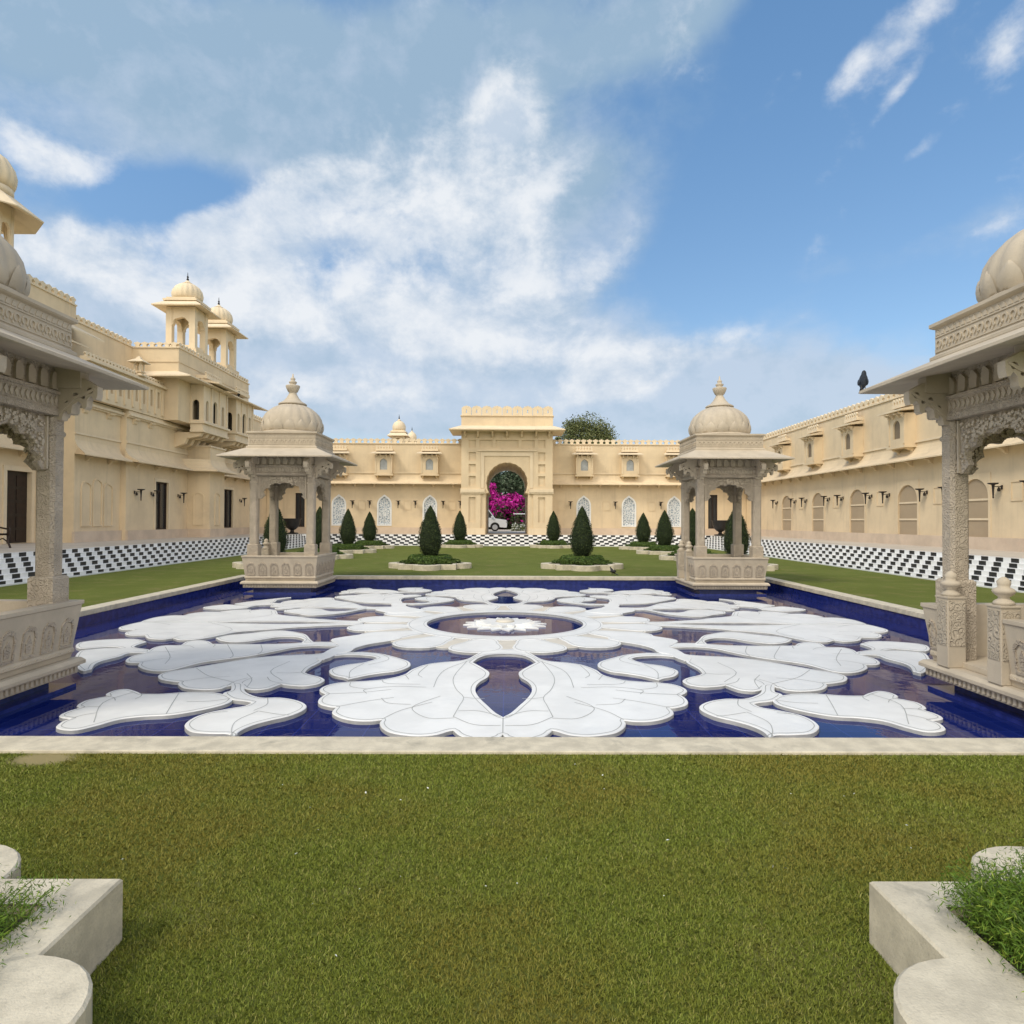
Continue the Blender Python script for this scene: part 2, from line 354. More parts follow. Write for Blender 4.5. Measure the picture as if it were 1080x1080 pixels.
def step_mat(axis):
    """white marble treads, risers set with alternating black tiles"""
    m = bpy.data.materials.new('chequered_marble'); m.use_nodes = True; N = NT(m.node_tree); b = m.node_tree.nodes['Principled BSDF']
    g = N.node('ShaderNodeNewGeometry'); nz = N.node('ShaderNodeSeparateXYZ'); N.l.new(g.outputs['True Normal'], nz.inputs[0])
    tc = N.node('ShaderNodeTexCoord').outputs['Object']; p = N.node('ShaderNodeSeparateXYZ'); N.l.new(tc, p.inputs[0])
    a = N.math('FLOOR', N.math('DIVIDE', p.outputs[0 if axis == 'x' else 1], STEP_TILE)); k = N.math('FLOOR', N.math('DIVIDE', p.outputs[2], STEP_RISE))
    odd = N.math('FLOORED_MODULO', N.math('ADD', a, k), 2.0)
    riser = N.math('LESS_THAN', N.math('ABSOLUTE', nz.outputs[2]), 0.5)
    n = N.noise(tc, 3, 4, 0.6)
    wh = N.mix(N.sstep(n, 0.3, 0.7), (0.74, 0.73, 0.70), (0.84, 0.83, 0.80))
    c = N.mix(N.math('MULTIPLY', odd, riser), wh, (0.012, 0.012, 0.013))
    N.l.new(c, b.inputs['Base Color']); b.inputs['Roughness'].default_value = 0.35
    return m
STEP_RISE, STEP_TREAD, STEP_TILE = 0.112, 0.26, 0.28
M['step_x'] = step_mat('x'); M['step_y'] = step_mat('y')
def lawn_mat():
    m = bpy.data.materials.new('mown_lawn'); m.use_nodes = True; N = NT(m.node_tree); b = m.node_tree.nodes['Principled BSDF']
    tc = N.node('ShaderNodeTexCoord').outputs['Object']
    n1 = N.noise(tc, 0.35, 7, 0.62, 0.4); n2 = N.noise(tc, 1.3, 8, 0.7, 0.3); n3 = N.noise(tc, 60, 4, 0.7)
    t = N.math('ADD', N.math('MULTIPLY', n1, 0.62), N.math('MULTIPLY', n2, 0.38))
    c = N.mix(N.sstep(t, 0.40, 0.62), LAWN_A, LAWN_B)
    c = N.mix(N.math('MULTIPLY', N.sstep(n2, 0.50, 0.68), 0.7), c, LAWN_C)
    c = N.mix(N.math('MULTIPLY', N.sstep(n3, 0.35, 0.7), 0.55), c, tuple(x * 0.6 for x in LAWN_A))
    sp = N.node('ShaderNodeSeparateXYZ'); N.l.new(tc, sp.inputs[0])
    dx = N.math('DIVIDE', N.math('ADD', sp.outputs[0], 3.05), 0.22); dy = N.math('DIVIDE', N.math('SUBTRACT', sp.outputs[1], 4.55), 0.13)
    q = N.math('ADD', N.math('ADD', N.math('MULTIPLY', dx, dx), N.math('MULTIPLY', dy, dy)), N.math('MULTIPLY', n3, 1.5))
    c = N.mix(N.math('MULTIPLY', N.sstep(q, 2.4, 0.9), 0.8), c, (0.42, 0.33, 0.17))
    N.l.new(c, b.inputs['Base Color']); b.inputs['Roughness'].default_value = 0.9; b.inputs['Specular IOR Level'].default_value = 0.15
    bp = N.node('ShaderNodeBump'); bp.inputs['Strength'].default_value = 0.8; bp.inputs['Distance'].default_value = 0.02
    N.l.new(N.noise(tc, 110, 4, 0.75), bp.inputs['Height']); N.l.new(bp.outputs[0], b.inputs['Normal'])
    return m
LAWN_A, LAWN_B, LAWN_C = (0.132, 0.156, 0.028), (0.158, 0.188, 0.036), (0.240, 0.205, 0.075)
BLADE_A, BLADE_B, BLADE_C = (0.180, 0.215, 0.028), (0.228, 0.270, 0.038), (0.34, 0.32, 0.09)
M['lawn'] = lawn_mat()
def leaf_mat(name, a, b_, c_=None, trans=0.0, patch=None):
    m = bpy.data.materials.new(name); m.use_nodes = True; N = NT(m.node_tree); b = m.node_tree.nodes['Principled BSDF']
    g = N.node('ShaderNodeNewGeometry'); r = g.outputs['Random Per Island']
    col = N.mix(r, a, b_)
    if c_: col = N.mix(N.sstep(r, 0.80, 0.95), col, c_)
    if patch:
        tc = N.node('ShaderNodeTexCoord').outputs['Object']
        col = N.mix(N.math('MULTIPLY', N.sstep(N.noise(tc, patch[0], 5, 0.6), 0.42, 0.62), patch[2]), col, patch[1])
    N.l.new(col, b.inputs['Base Color']); b.inputs['Roughness'].default_value = 0.6; b.inputs['Specular IOR Level'].default_value = 0.25
    return m
M['cone_leaf'] = leaf_mat('clipped_conifer_leaf', (0.018, 0.032, 0.008), (0.040, 0.062, 0.014), (0.065, 0.088, 0.020))
M['hedge_leaf'] = leaf_mat('low_hedge_leaf', (0.055, 0.10, 0.016), (0.095, 0.16, 0.026), (0.15, 0.20, 0.04))
M['bed_leaf'] = leaf_mat('bedding_leaf', (0.05, 0.085, 0.014), (0.085, 0.135, 0.024), (0.13, 0.17, 0.04))
M['fern_leaf'] = leaf_mat('fern_leaf', (0.060, 0.120, 0.010), (0.125, 0.205, 0.016), (0.24, 0.30, 0.04))
M['tree_leaf'] = leaf_mat('grey_green_leaf', (0.085, 0.105, 0.032), (0.150, 0.165, 0.060), (0.21, 0.215, 0.09))
M['pine_leaf'] = leaf_mat('blue_green_leaf', (0.045, 0.075, 0.040), (0.095, 0.13, 0.075), (0.15, 0.18, 0.12))
M['bract'] = leaf_mat('magenta_bract', (0.30, 0.008, 0.15), (0.52, 0.014, 0.29), (0.62, 0.04, 0.38))
M['bract_green'] = leaf_mat('bougainvillea_leaf', (0.03, 0.045, 0.02), (0.06, 0.08, 0.03), (0.09, 0.02, 0.05))
M['petal_white'] = leaf_mat('white_flower', (0.6, 0.6, 0.55), (0.8, 0.8, 0.76))
M['blade'] = leaf_mat('grass_blade', BLADE_A, BLADE_B, BLADE_C, patch=(0.7, (0.265, 0.215, 0.040), 0.7))
M['feather'] = mat('slate_feather', (0.045, 0.055, 0.075), 0.6, 0.25, 30, spec=0.3)
M['feather_black'] = mat('black_feather', (0.018, 0.017, 0.018), 0.6, 0.2, 30)
M['beak'] = mat('beak', (0.08, 0.07, 0.06), 0.5, 0.1)
def inlay_mat():
    m = bpy.data.materials.new('floral_inlay'); m.use_nodes = True; N = NT(m.node_tree); b = m.node_tree.nodes['Principled BSDF']
    tc = N.node('ShaderNodeTexCoord').outputs['Object']
    vo = N.node('ShaderNodeTexVoronoi', feature='DISTANCE_TO_EDGE'); N.l.new(tc, vo.inputs['Vector']); vo.inputs['Scale'].default_value = 6.5
    c = N.mix(N.sstep(vo.outputs[0], 0.05, 0.16), (0.80, 0.80, 0.78), (0.33, 0.39, 0.44))
    N.l.new(c, b.inputs['Base Color']); b.inputs['Roughness'].default_value = 0.35
    return m
M['inlay'] = inlay_mat()
# ------------------------------------------------------------------ ground, terrace, steps
PX, PY0, PY1, WATER = 7.25, 4.94, 19.10, -0.25
CW = 0.28                                        # coping width
SX, SY = 11.9, 42.4                              # foot of the steps
TZ = STEP_RISE * 6 + 0.003                       # terrace level
def ground():
    xs = [-900, -PX - CW, PX + CW, 900]; ys = [-900, PY0 - CW, PY1 + CW, 2500]
    mb = MB()
    for i in range(3):
        for j in range(3):
            if i == 1 and j == 1: continue
            mb.add([(xs[i], ys[j], 0), (xs[i + 1], ys[j], 0), (xs[i + 1], ys[j + 1], 0), (xs[i], ys[j + 1], 0)], [(0, 1, 2, 3)])
    struct(mb.build('ground', M['lawn']))
ground()
def terrace():
    t = STEP_TREAD * 6; mb = MB(); z = TZ
    ox, oy = SX + t - 0.001, SY + t - 0.001
    for (x0, x1, y0, y1) in ((-40, -ox, -14, 110), (ox, 40, -14, 110), (-ox, ox, oy, 110)):
        mb.add([(x0, y0, z), (x1, y0, z), (x1, y1, z), (x0, y1, z)], [(0, 1, 2, 3)])
    mb.add([(-ox, -14, -.1), (-40, -14, -.1), (-40, -14, z), (-ox, -14, z)], [(0, 1, 2, 3)])
    mb.add([(ox, -14, -.1), (40, -14, -.1), (40, -14, z), (ox, -14, z)], [(0, 1, 2, 3)])
    struct(mb.build('terrace_pavement', M['terrace']))
terrace()
def steps():
    mb = MB(); mi = []
    for k in range(6):
        a, b = SX + k * STEP_TREAD, SX + (k + 1) * STEP_TREAD; c, d = SY + k * STEP_TREAD, SY + (k + 1) * STEP_TREAD
        z0, z1 = (k * STEP_RISE if k else -0.05), (k + 1) * STEP_RISE
        for s in (-1, 1):
            mb.add([(s * a, -14, z0), (s * a, c, z0), (s * a, c, z1), (s * a, -14, z1)], [(0, 1, 2, 3)]); mi.append(1)
            mb.add([(s * a, -14, z1), (s * b, -14, z1), (s * b, d, z1), (s * a, c, z1)], [(0, 1, 2, 3)]); mi.append(1)
            mb.add([(s * a, -14, z0), (s * b, -14, z0), (s * b, -14, z1), (s * a, -14, z1)], [(0, 1, 2, 3)]); mi.append(1)
        mb.add([(-a, c, z0), (a, c, z0), (a, c, z1), (-a, c, z1)], [(0, 1, 2, 3)]); mi.append(0)
        mb.add([(-a, c, z1), (a, c, z1), (b, d, z1), (-b, d, z1)], [(0, 1, 2, 3)]); mi.append(0)
    # a low white edging strip at the foot of the steps
    o = mb.build('marble_steps', [M['step_x'], M['step_y']])
    o.data.polygons.foreach_set('material_index', mi); struct(o)
    e = MB(); w = 0.10
    for s in (-1, 1): e.box(min(s * (SX - w), s * (SX - .002)), max(s * (SX - w), s * (SX - .002)), -14, SY - .002, -0.05, 0.035)
    e.box(-SX + w + .002, SX - w - .002, SY - w, SY - .002, -0.05, 0.035)
    struct(e.build('path_edging', M['white']))
steps()

# ------------------------------------------------------------------ pool
pool = thing('reflecting_pool', 'large square sunken pool lined with cobalt blue tiles and edged in pale stone', 'pool', (0, 12.02, WATER))
def pool_parts():
    lip = 0.03
    # coping: four butted slabs, 4 mm proud of the grass, its edge overhanging the tiled wall
    c = MB(); z0, z1 = -0.07, 0.022
    xi, xo = PX - lip, PX + CW
    c.box(-xo, xo, PY0 - CW, PY0 + lip, z0, z1); c.box(-xo, xo, PY1 - lip, PY1 + CW, z0, z1)
    c.box(-xo, -xi, PY0 + lip + .002, PY1 - lip - .002, z0, z1); c.box(xi, xo, PY0 + lip + .002, PY1 - lip - .002, z0, z1)
    c.build('coping', M['kerb'], pool, bevel=0.008)
    w = MB()
    w.add([(-PX, PY0, -.9), (PX, PY0, -.9), (PX, PY0, z0 + .01), (-PX, PY0, z0 + .01)], [(0, 1, 2, 3)])
    w.add([(-PX, PY1, -.9), (PX, PY1, -.9), (PX, PY1, z0 + .01), (-PX, PY1, z0 + .01)], [(3, 2, 1, 0)])
    w.add([(-PX, PY0, -.9), (-PX, PY1, -.9), (-PX, PY1, z0 + .01), (-PX, PY0, z0 + .01)], [(0, 1, 2, 3)])
    w.add([(PX, PY0, -.9), (PX, PY1, -.9), (PX, PY1, z0 + .01), (PX, PY0, z0 + .01)], [(3, 2, 1, 0)])
    w.add([(-PX, PY0, -.9), (PX, PY0, -.9), (PX, PY1, -.9), (-PX, PY1, -.9)], [(0, 1, 2, 3)])
    w.build('tiled_wall', M['tile'], pool)
pool_parts()
wt = MB().add([(-PX, PY0, WATER), (PX, PY0, WATER), (PX, PY1, WATER), (-PX, PY1, WATER)], [(0, 1, 2, 3)]).build('pool_water', M['water']); struct(wt)

# ------------------------------------------------------------------ the floating marble flower
SHAPES = {
    'A': [(-0.00,-6.24,1),(-0.03,-6.30),(-0.13,-6.37),(-0.24,-6.36),(-0.36,-6.26),(-0.43,-6.11,1),(-0.47,-6.14),(-0.56,-6.23),(-0.69,-6.27),(-0.82,-6.25),(-0.96,-6.18),(-1.05,-6.06),(-1.10,-5.92),(-1.10,-5.81,1),(-1.20,-5.85),(-1.34,-5.84),(-1.48,-5.76),(-1.59,-5.63),(-1.62,-5.53),(-1.62,-5.40,1),(-1.68,-5.39),(-1.79,-5.31),(-1.85,-5.20),(-1.87,-5.05),(-1.85,-4.91,1),(-1.93,-4.81),(-1.97,-4.70),(-1.95,-4.56),(-1.87,-4.44),(-1.74,-4.37),(-1.53,-4.32),(-1.35,-4.24),(-1.18,-4.02),(-1.13,-3.76),(-1.00,-3.47),(-0.82,-3.32),(-0.61,-3.23),(-0.49,-3.10),(-0.42,-2.90),(-0.32,-2.59),(-0.20,-2.38),(-0.04,-2.32)],
    'Ahole': [(-0.04,-2.76,1),(-0.22,-2.83),(-0.34,-3.03),(-0.41,-3.32,1),(-0.32,-3.52),(-0.21,-3.79),(-0.18,-3.95),(-0.20,-4.15),(-0.27,-4.34),(-0.31,-4.57),(-0.30,-4.83),(-0.24,-5.10),(-0.16,-5.35),(-0.08,-5.59),(-0.01,-5.76,1)],
    'B': [(-2.29,-2.58),(-2.12,-2.67),(-1.95,-2.65),(-1.66,-2.78),(-1.41,-3.03),(-1.24,-3.24),(-1.18,-3.42),(-1.18,-3.59),(-1.28,-3.81),(-1.45,-3.92),(-1.59,-4.03),(-1.70,-4.16),(-1.77,-4.25,1),(-1.85,-4.15),(-2.00,-4.04),(-2.10,-3.83),(-2.09,-3.67),(-1.97,-3.47),(-1.80,-3.35),(-1.71,-3.19),(-1.67,-3.05,1),(-1.77,-2.92),(-1.96,-2.85),(-2.17,-2.85),(-2.32,-2.99),(-2.34,-3.20),(-2.48,-2.88)],
    'C': [(-2.39,-2.43),(-2.47,-2.72),(-2.58,-2.81),(-2.76,-2.86),(-3.03,-2.93),(-3.31,-3.09),(-3.56,-3.37),(-3.79,-3.66),(-3.97,-3.85),(-4.02,-4.01),(-3.99,-4.13),(-3.89,-4.27),(-3.73,-4.36),(-3.61,-4.40,1),(-3.58,-4.50),(-3.43,-4.67),(-3.19,-4.74),(-3.04,-4.69),(-3.01,-4.59,1),(-2.95,-4.53),(-2.87,-4.55,1),(-2.78,-4.68),(-2.66,-4.74),(-2.53,-4.67),(-2.46,-4.47,1),(-2.39,-4.52),(-2.20,-4.57),(-2.09,-4.51),(-2.04,-4.44),(-2.03,-4.28),(-2.12,-4.14),(-2.28,-4.01),(-2.37,-3.90,1),(-2.39,-3.63),(-2.35,-3.32),(-2.36,-3.10),(-2.38,-2.91)],
    'D': [(-3.00,-4.48),(-2.93,-4.66),(-2.89,-4.80),(-2.92,-4.90),(-2.81,-5.06),(-2.71,-5.15),(-2.58,-5.20),(-2.49,-5.25,1),(-2.51,-5.38),(-2.63,-5.48),(-2.76,-5.61),(-2.82,-5.76),(-2.82,-5.92),(-2.77,-6.05),(-2.64,-6.19),(-2.46,-6.23),(-2.32,-6.24),(-2.23,-6.34,1),(-2.25,-6.15),(-2.20,-5.98),(-2.10,-5.84),(-1.97,-5.70),(-1.90,-5.50),(-1.93,-5.33),(-2.07,-5.17),(-2.27,-5.07),(-2.46,-5.07),(-2.63,-4.93),(-2.75,-4.76),(-2.87,-4.48)],
    'E1': [(-2.73,-5.09,1),(-2.72,-5.26),(-2.81,-5.43),(-2.95,-5.58),(-3.10,-5.68),(-3.30,-5.72),(-3.47,-5.81),(-3.56,-5.99),(-3.65,-6.12),(-3.76,-6.13),(-3.86,-6.08),(-3.91,-6.01),(-3.94,-5.89),(-3.92,-5.80,1),(-4.02,-5.77),(-4.09,-5.70),(-4.10,-5.57),(-4.06,-5.44,1),(-4.14,-5.37),(-4.17,-5.20),(-4.12,-5.10),(-4.05,-5.02,1),(-4.12,-4.92),(-4.11,-4.78),(-4.02,-4.72),(-3.86,-4.82),(-3.75,-4.92,1),(-3.54,-4.91),(-3.30,-4.84),(-3.07,-4.85),(-2.86,-4.95)],
    'F': [(-2.48,-1.93),(-2.84,-1.89),(-3.15,-2.02),(-3.55,-2.09),(-4.00,-2.08),(-4.25,-2.07,1),(-4.40,-1.87),(-4.59,-1.78),(-4.71,-1.90),(-4.66,-2.19,1),(-4.88,-2.20),(-4.95,-2.39),(-4.87,-2.74,1),(-4.92,-2.99),(-4.87,-3.22),(-4.76,-3.37),(-4.60,-3.39,1),(-4.51,-3.59),(-4.30,-3.79),(-4.10,-3.85),(-3.98,-3.75),(-3.91,-3.54),(-3.82,-3.33),(-3.60,-3.13),(-3.37,-2.92),(-3.16,-2.59),(-2.99,-2.32),(-2.75,-2.20),(-2.41,-2.21)],
    'G': [(-4.41,-1.60,1),(-4.33,-1.36),(-4.04,-1.15),(-3.81,-0.93),(-3.59,-0.90),(-3.35,-1.06),(-3.13,-1.28),(-2.95,-1.67),(-2.81,-1.99),(-2.98,-2.00),(-3.03,-1.72),(-3.19,-1.51),(-3.37,-1.45),(-3.53,-1.52),(-3.68,-1.73),(-3.83,-1.88),(-4.02,-1.94),(-4.25,-1.81)],
    'H': [(-2.96,-0.02),(-3.39,0.03),(-3.82,0.04),(-4.23,0.03),(-4.66,0.05),(-5.25,0.06),(-5.77,0.07),(-6.06,0.06),(-6.35,0.05,1),(-6.46,-0.23),(-6.45,-0.60),(-6.27,-0.83),(-6.06,-0.84,1),(-6.05,-1.13),(-5.86,-1.36),(-5.62,-1.35,1),(-5.42,-1.63),(-5.16,-1.71),(-5.06,-1.60,1),(-4.88,-1.76),(-4.69,-1.72),(-4.55,-1.54),(-4.44,-1.27),(-4.32,-1.01),(-4.08,-0.84),(-3.81,-0.71),(-3.55,-0.52),(-3.30,-0.27),(-2.92,-0.18)],
    'K': [(-6.21,-2.04),(-6.01,-1.79),(-5.60,-1.70),(-5.28,-1.94,1),(-5.28,-2.21),(-5.20,-2.39),(-4.92,-2.55),(-4.83,-2.74),(-5.01,-2.77),(-5.08,-2.81),(-5.07,-3.01),(-5.13,-3.27),(-5.10,-3.49),(-4.97,-3.77,1),(-5.05,-3.85),(-5.45,-3.35),(-5.80,-2.69),(-5.71,-2.51),(-5.53,-2.44),(-5.33,-2.45,1),(-5.59,-2.33),(-5.94,-2.47)],
}
SHAPES['H'][:9] = [(-2.55, -0.03), (-3.0, -0.05), (-3.4, -0.13), (-4.0, -0.16), (-4.6, -0.12), (-5.1, -0.02), (-5.7, -0.015), (-6.1, -0.015), (-6.42, -0.015, 1)]
SHAPES['H'] = SHAPES['H'][:-2] + [(-2.9, -0.26), (-2.5, -0.22)]
J = [(-2.62, -1.70), (-2.50, -2.0), (-2.38, -2.22), (-2.44, -2.5), (-2.46, -2.80), (-2.47, -3.04), (-2.38, -3.24), (-2.29, -3.06), (-2.24, -2.78), (-2.12, -2.64), (-2.10, -2.35), (-1.95, -2.05), (-1.72, -1.80), (-1.6, -1.5), (-2.1, -1.2), (-2.4, -1.4)]
TOP = -0.212
flower = thing('marble_flower', 'huge white marble flower of scalloped petals lying flat in the pool', 'pool inlay', (0, 12.0, WATER))
def slab(name, outer, dz, sx, sy, holes=(), m='white', k=4, joints=(), border=.035):
    T = lambda P: [(sx * p[0], 12.0 + sy * p[1]) for p in P]
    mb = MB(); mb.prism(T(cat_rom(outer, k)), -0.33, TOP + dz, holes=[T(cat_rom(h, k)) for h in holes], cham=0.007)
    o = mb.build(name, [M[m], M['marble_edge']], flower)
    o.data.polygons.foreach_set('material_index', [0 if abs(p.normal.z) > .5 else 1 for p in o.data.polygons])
    if joints or border:
        j = MB()
        if border:
            for q in [outer] + list(holes):
                P = T(cat_rom(q, k)); sg = 1 if q is outer else -1; A, B = inset(P, sg * border), inset(P, sg * (border + .009)); n = len(P)
                j.add([(a, b, TOP + dz + .0015) for a, b in A + B], [(i, (i + 1) % n, n + (i + 1) % n, n + i) for i in range(n)])
        for L in joints:
            L = [Vector(q) for q in T(cat_rom(L, 4, False))]; A, B = [], []
            for i, p in enumerate(L):
                t = (L[min(i + 1, len(L) - 1)] - L[max(i - 1, 0)]).normalized(); n = Vector((-t.y, t.x)) * 0.0045
                A.append((p.x + n.x, p.y + n.y, TOP + dz + .002)); B.append((p.x - n.x, p.y - n.y, TOP + dz + .002))
            n = len(L); j.add(A + B, [(i, i + 1, n + i + 1, n + i) for i in range(n - 1)])
        j.build('joint', M['joint'], o)
    return o
JOINTS = {
    'A': [[(-0.43,-3.17),(-0.69,-3.69),(-0.76,-4.11),(-0.76,-4.62)],[(-0.48,-3.25),(-0.58,-4.11),(-0.52,-4.66),(-0.41,-5.03),(-0.43,-5.36),(-0.46,-5.72)],[(-0.45,-5.76),(-0.68,-5.77),(-0.85,-5.54),(-0.86,-5.33),(-0.65,-4.99)],[(-0.41,-5.03),(-0.29,-5.08),(-0.19,-5.08)],[(-0.43,-5.53),(-0.23,-5.53),(-0.02,-5.72)],[(-0.46,-5.72),(-0.26,-5.96),(-0.02,-5.99)],[(-0.71,-5.22),(-0.97,-5.51),(-1.10,-5.80)],[(-0.91,-5.31),(-1.14,-5.26),(-1.24,-5.08)],[(-0.84,-4.62),(-1.20,-4.59),(-1.48,-4.72),(-1.43,-4.89)],[(-1.39,-4.27),(-1.29,-4.45),(-0.92,-4.49)],[(-0.95,-3.47),(-1.01,-3.97),(-0.94,-4.16)],[(-1.71,-4.40),(-1.66,-4.60),(-1.47,-4.70)],[(-1.16,-4.02),(-1.08,-4.26)]],
    'D': [[(-2.39,-5.09),(-2.31,-5.34),(-2.36,-5.55)],[(-2.31,-5.56),(-2.39,-5.86),(-2.34,-6.11),(-2.25,-6.31)],[(-2.30,-5.57),(-2.09,-5.67),(-1.98,-5.69)],[(-2.75,-5.64),(-2.59,-5.58)]],
    'E1': [[(-3.39,-4.86),(-3.26,-5.27),(-3.13,-5.66)],[(-3.87,-4.85),(-3.94,-5.28),(-3.64,-5.92)]],
    'C': [[(-3.74,-3.71),(-3.41,-4.12),(-3.02,-4.41),(-2.94,-4.57)],[(-2.77,-4.65),(-2.85,-4.29),(-3.02,-3.99)],[(-2.49,-4.34),(-2.79,-3.85),(-2.74,-3.29)]],
    'F': [[(-4.01,-2.14),(-3.63,-2.88),(-3.58,-3.10)],[(-3.53,-2.13),(-3.35,-2.58),(-3.31,-2.84)],[(-4.80,-2.35),(-4.40,-3.02),(-4.24,-3.47)]],
    'H': [[(-5.23,0.00),(-4.48,-0.80),(-4.64,-1.50)]],
    'B': [[(-1.66,-2.81),(-1.52,-3.06),(-1.53,-3.25),(-1.70,-3.49)],[(-1.77,-3.40),(-1.84,-3.82),(-1.77,-4.21)]],
}
def notch_joints(key, f):
    """a joint runs inwards from every notch between two lobes"""
    P = SHAPES[key]; cx, cy = sum(p[0] for p in P) / len(P), sum(p[1] for p in P) / len(P); out = []
    for p in P:
        if len(p) > 2:
            dx, dy = (cx - p[0]) * f, (cy - p[1]) * f
            out.append([(p[0] + dx * .02, p[1] + dy * .02), (p[0] + dx * .5 - dy * .10, p[1] + dy * .5 + dx * .10), (p[0] + dx, p[1] + dy)])
    return out
for key_, f_ in (('C', .62), ('E1', .45), ('F', .42), ('H', .42)): JOINTS[key_] = JOINTS.get(key_, []) + notch_joints(key_, f_)
JOINTS['A'] = JOINTS['A'] + [[(-1.62, -5.40), (-1.35, -5.18), (-1.12, -5.05)], [(-1.85, -4.91), (-1.5, -4.85), (-1.2, -4.72)]]
A = SHAPES['A']; hole = SHAPES['Ahole']
A = [(min(p[0], -0.004),) + tuple(p[1:]) for p in A]
full = [(0.0, -6.22, 1)] + A[1:-1] + [(0.0, -2.42)] + [(-p[0],) + tuple(p[1:]) for p in reversed(A[1:-1])]
fh = [(0.0, hole[0][1])] + hole[1:-1] + [(0.0, -5.74, 1)] + [(-p[0],) + tuple(p[1:]) for p in reversed(hole[1:-1])]
JA = JOINTS['A'] + [[(-q[0], q[1]) for q in l] for l in JOINTS['A']] + [[(0, -5.75), (0, -6.2)]]
for sy in (1, -1):
    slab('petal', full, 0, 1, sy, [fh], joints=JA)
    for sx in (1, -1):
        for key, nm, dz in (('B', 'scroll', 0), ('C', 'leaf', 0), ('D', 'scroll', .004), ('E1', 'leaf', 0), ('F', 'leaf', 0), ('G', 'scroll', .004), ('H', 'leaf', 0), ('K', 'scroll', .004)):
            slab(nm, SHAPES[key], dz, sx, sy, joints=JOINTS.get(key, ()))
        slab('stem', J, .008, sx, sy, border=0)
def ring():
    """the ring of petals round the open centre"""
    def petals(n, ri, ro, half, name, m, dz, rot=0.0):
        for k in range(n):
            a0 = 2 * math.pi * k / n + rot
            pts = []
            for (f, r) in ((-0.55, 0), (-0.80, .3), (-0.98, .6), (-0.80, .84), (-0.40, .96), (0, 1.0), (0.40, .96), (0.80, .84), (0.98, .6), (0.80, .3), (0.55, 0)):
                rr = ri + (ro - ri) * r; a = a0 + f * half; pts.append((rr * math.cos(a), rr * math.sin(a)))
            slab(name, pts, dz, 1, 1, m=m, k=2)
    inner = [(1.38 * math.cos(2 * math.pi * k / 48), 1.38 * math.sin(2 * math.pi * k / 48)) for k in range(48)]
    outer = [(1.72 * math.cos(2 * math.pi * k / 48), 1.72 * math.sin(2 * math.pi * k / 48)) for k in range(48)]
    slab('ring', outer, .006, 1, 1, [inner], k=2, border=.04)
    petals(16, 1.69, 2.72, 0.172, 'ring_petal', 'white', .003, math.pi / 16 + .02)
    petals(16, 1.69, 2.48, 0.120, 'ring_petal', 'beige', -.003, 0.02)
ring()
def rosette():
    t = thing('marble_rosette', 'small white marble lotus rosette alone in the round centre opening', 'rosette', (0, 12.0, WATER))
    def star(n, ro, ri, off): return [((ro if i % 2 == 0 else ri) * math.cos(math.pi * i / n + off), 12.0 + (ro if i % 2 == 0 else ri) * math.sin(math.pi * i / n + off)) for i in range(2 * n)]
    MB().prism(star(16, .74, .54, .1), -.33, TOP - .01, cham=.008).build('lower_petals', M['white'], t)
    MB().prism(star(16, .52, .38, .1 + math.pi / 16), TOP - .012, TOP + .03, cham=.015).build('upper_petals', M['white'], t)
    MB().lathe([(.17, TOP + .028), (.15, TOP + .06), (.02, TOP + .07)], 20, 0, 12.0).build('boss', M['beige'], t)
rosette()

# ------------------------------------------------------------------ domed kiosks
def arch_poly(hw, z0, rise, foils=9, depth=0.09, n=72, top=None):
    """the underside of a cusped arch from left foot to right foot"""
    out = []
    for i in range(n + 1):
        t = math.pi * i / n
        r = 1 + depth * (abs(math.sin(foils * t / 2)) - 0.5)
        out.append((-hw * math.cos(t) * (r if 0 < i < n else 1), z0 + rise * (math.sin(t) ** 0.85) * r))
    return out
def round_arch(hw, z0, rise, n=20, point=0.0): return [(-hw * math.cos(math.pi * i / n), z0 + rise * math.sin(math.pi * i / n) + point * max(0, 1 - abs(math.cos(math.pi * i / n)) * 3)) for i in range(n + 1)]
SIDES = [((0, -1), (1, 0)), ((1, 0), (0, 1)), ((0, 1), (-1, 0)), ((-1, 0), (0, -1))]      # outward normal, along
def side_frame(k, d): n, u = SIDES[k]; return Fr((n[0] * d, n[1] * d, 0), (u[0], u[1], 0), (0, 0, 1))
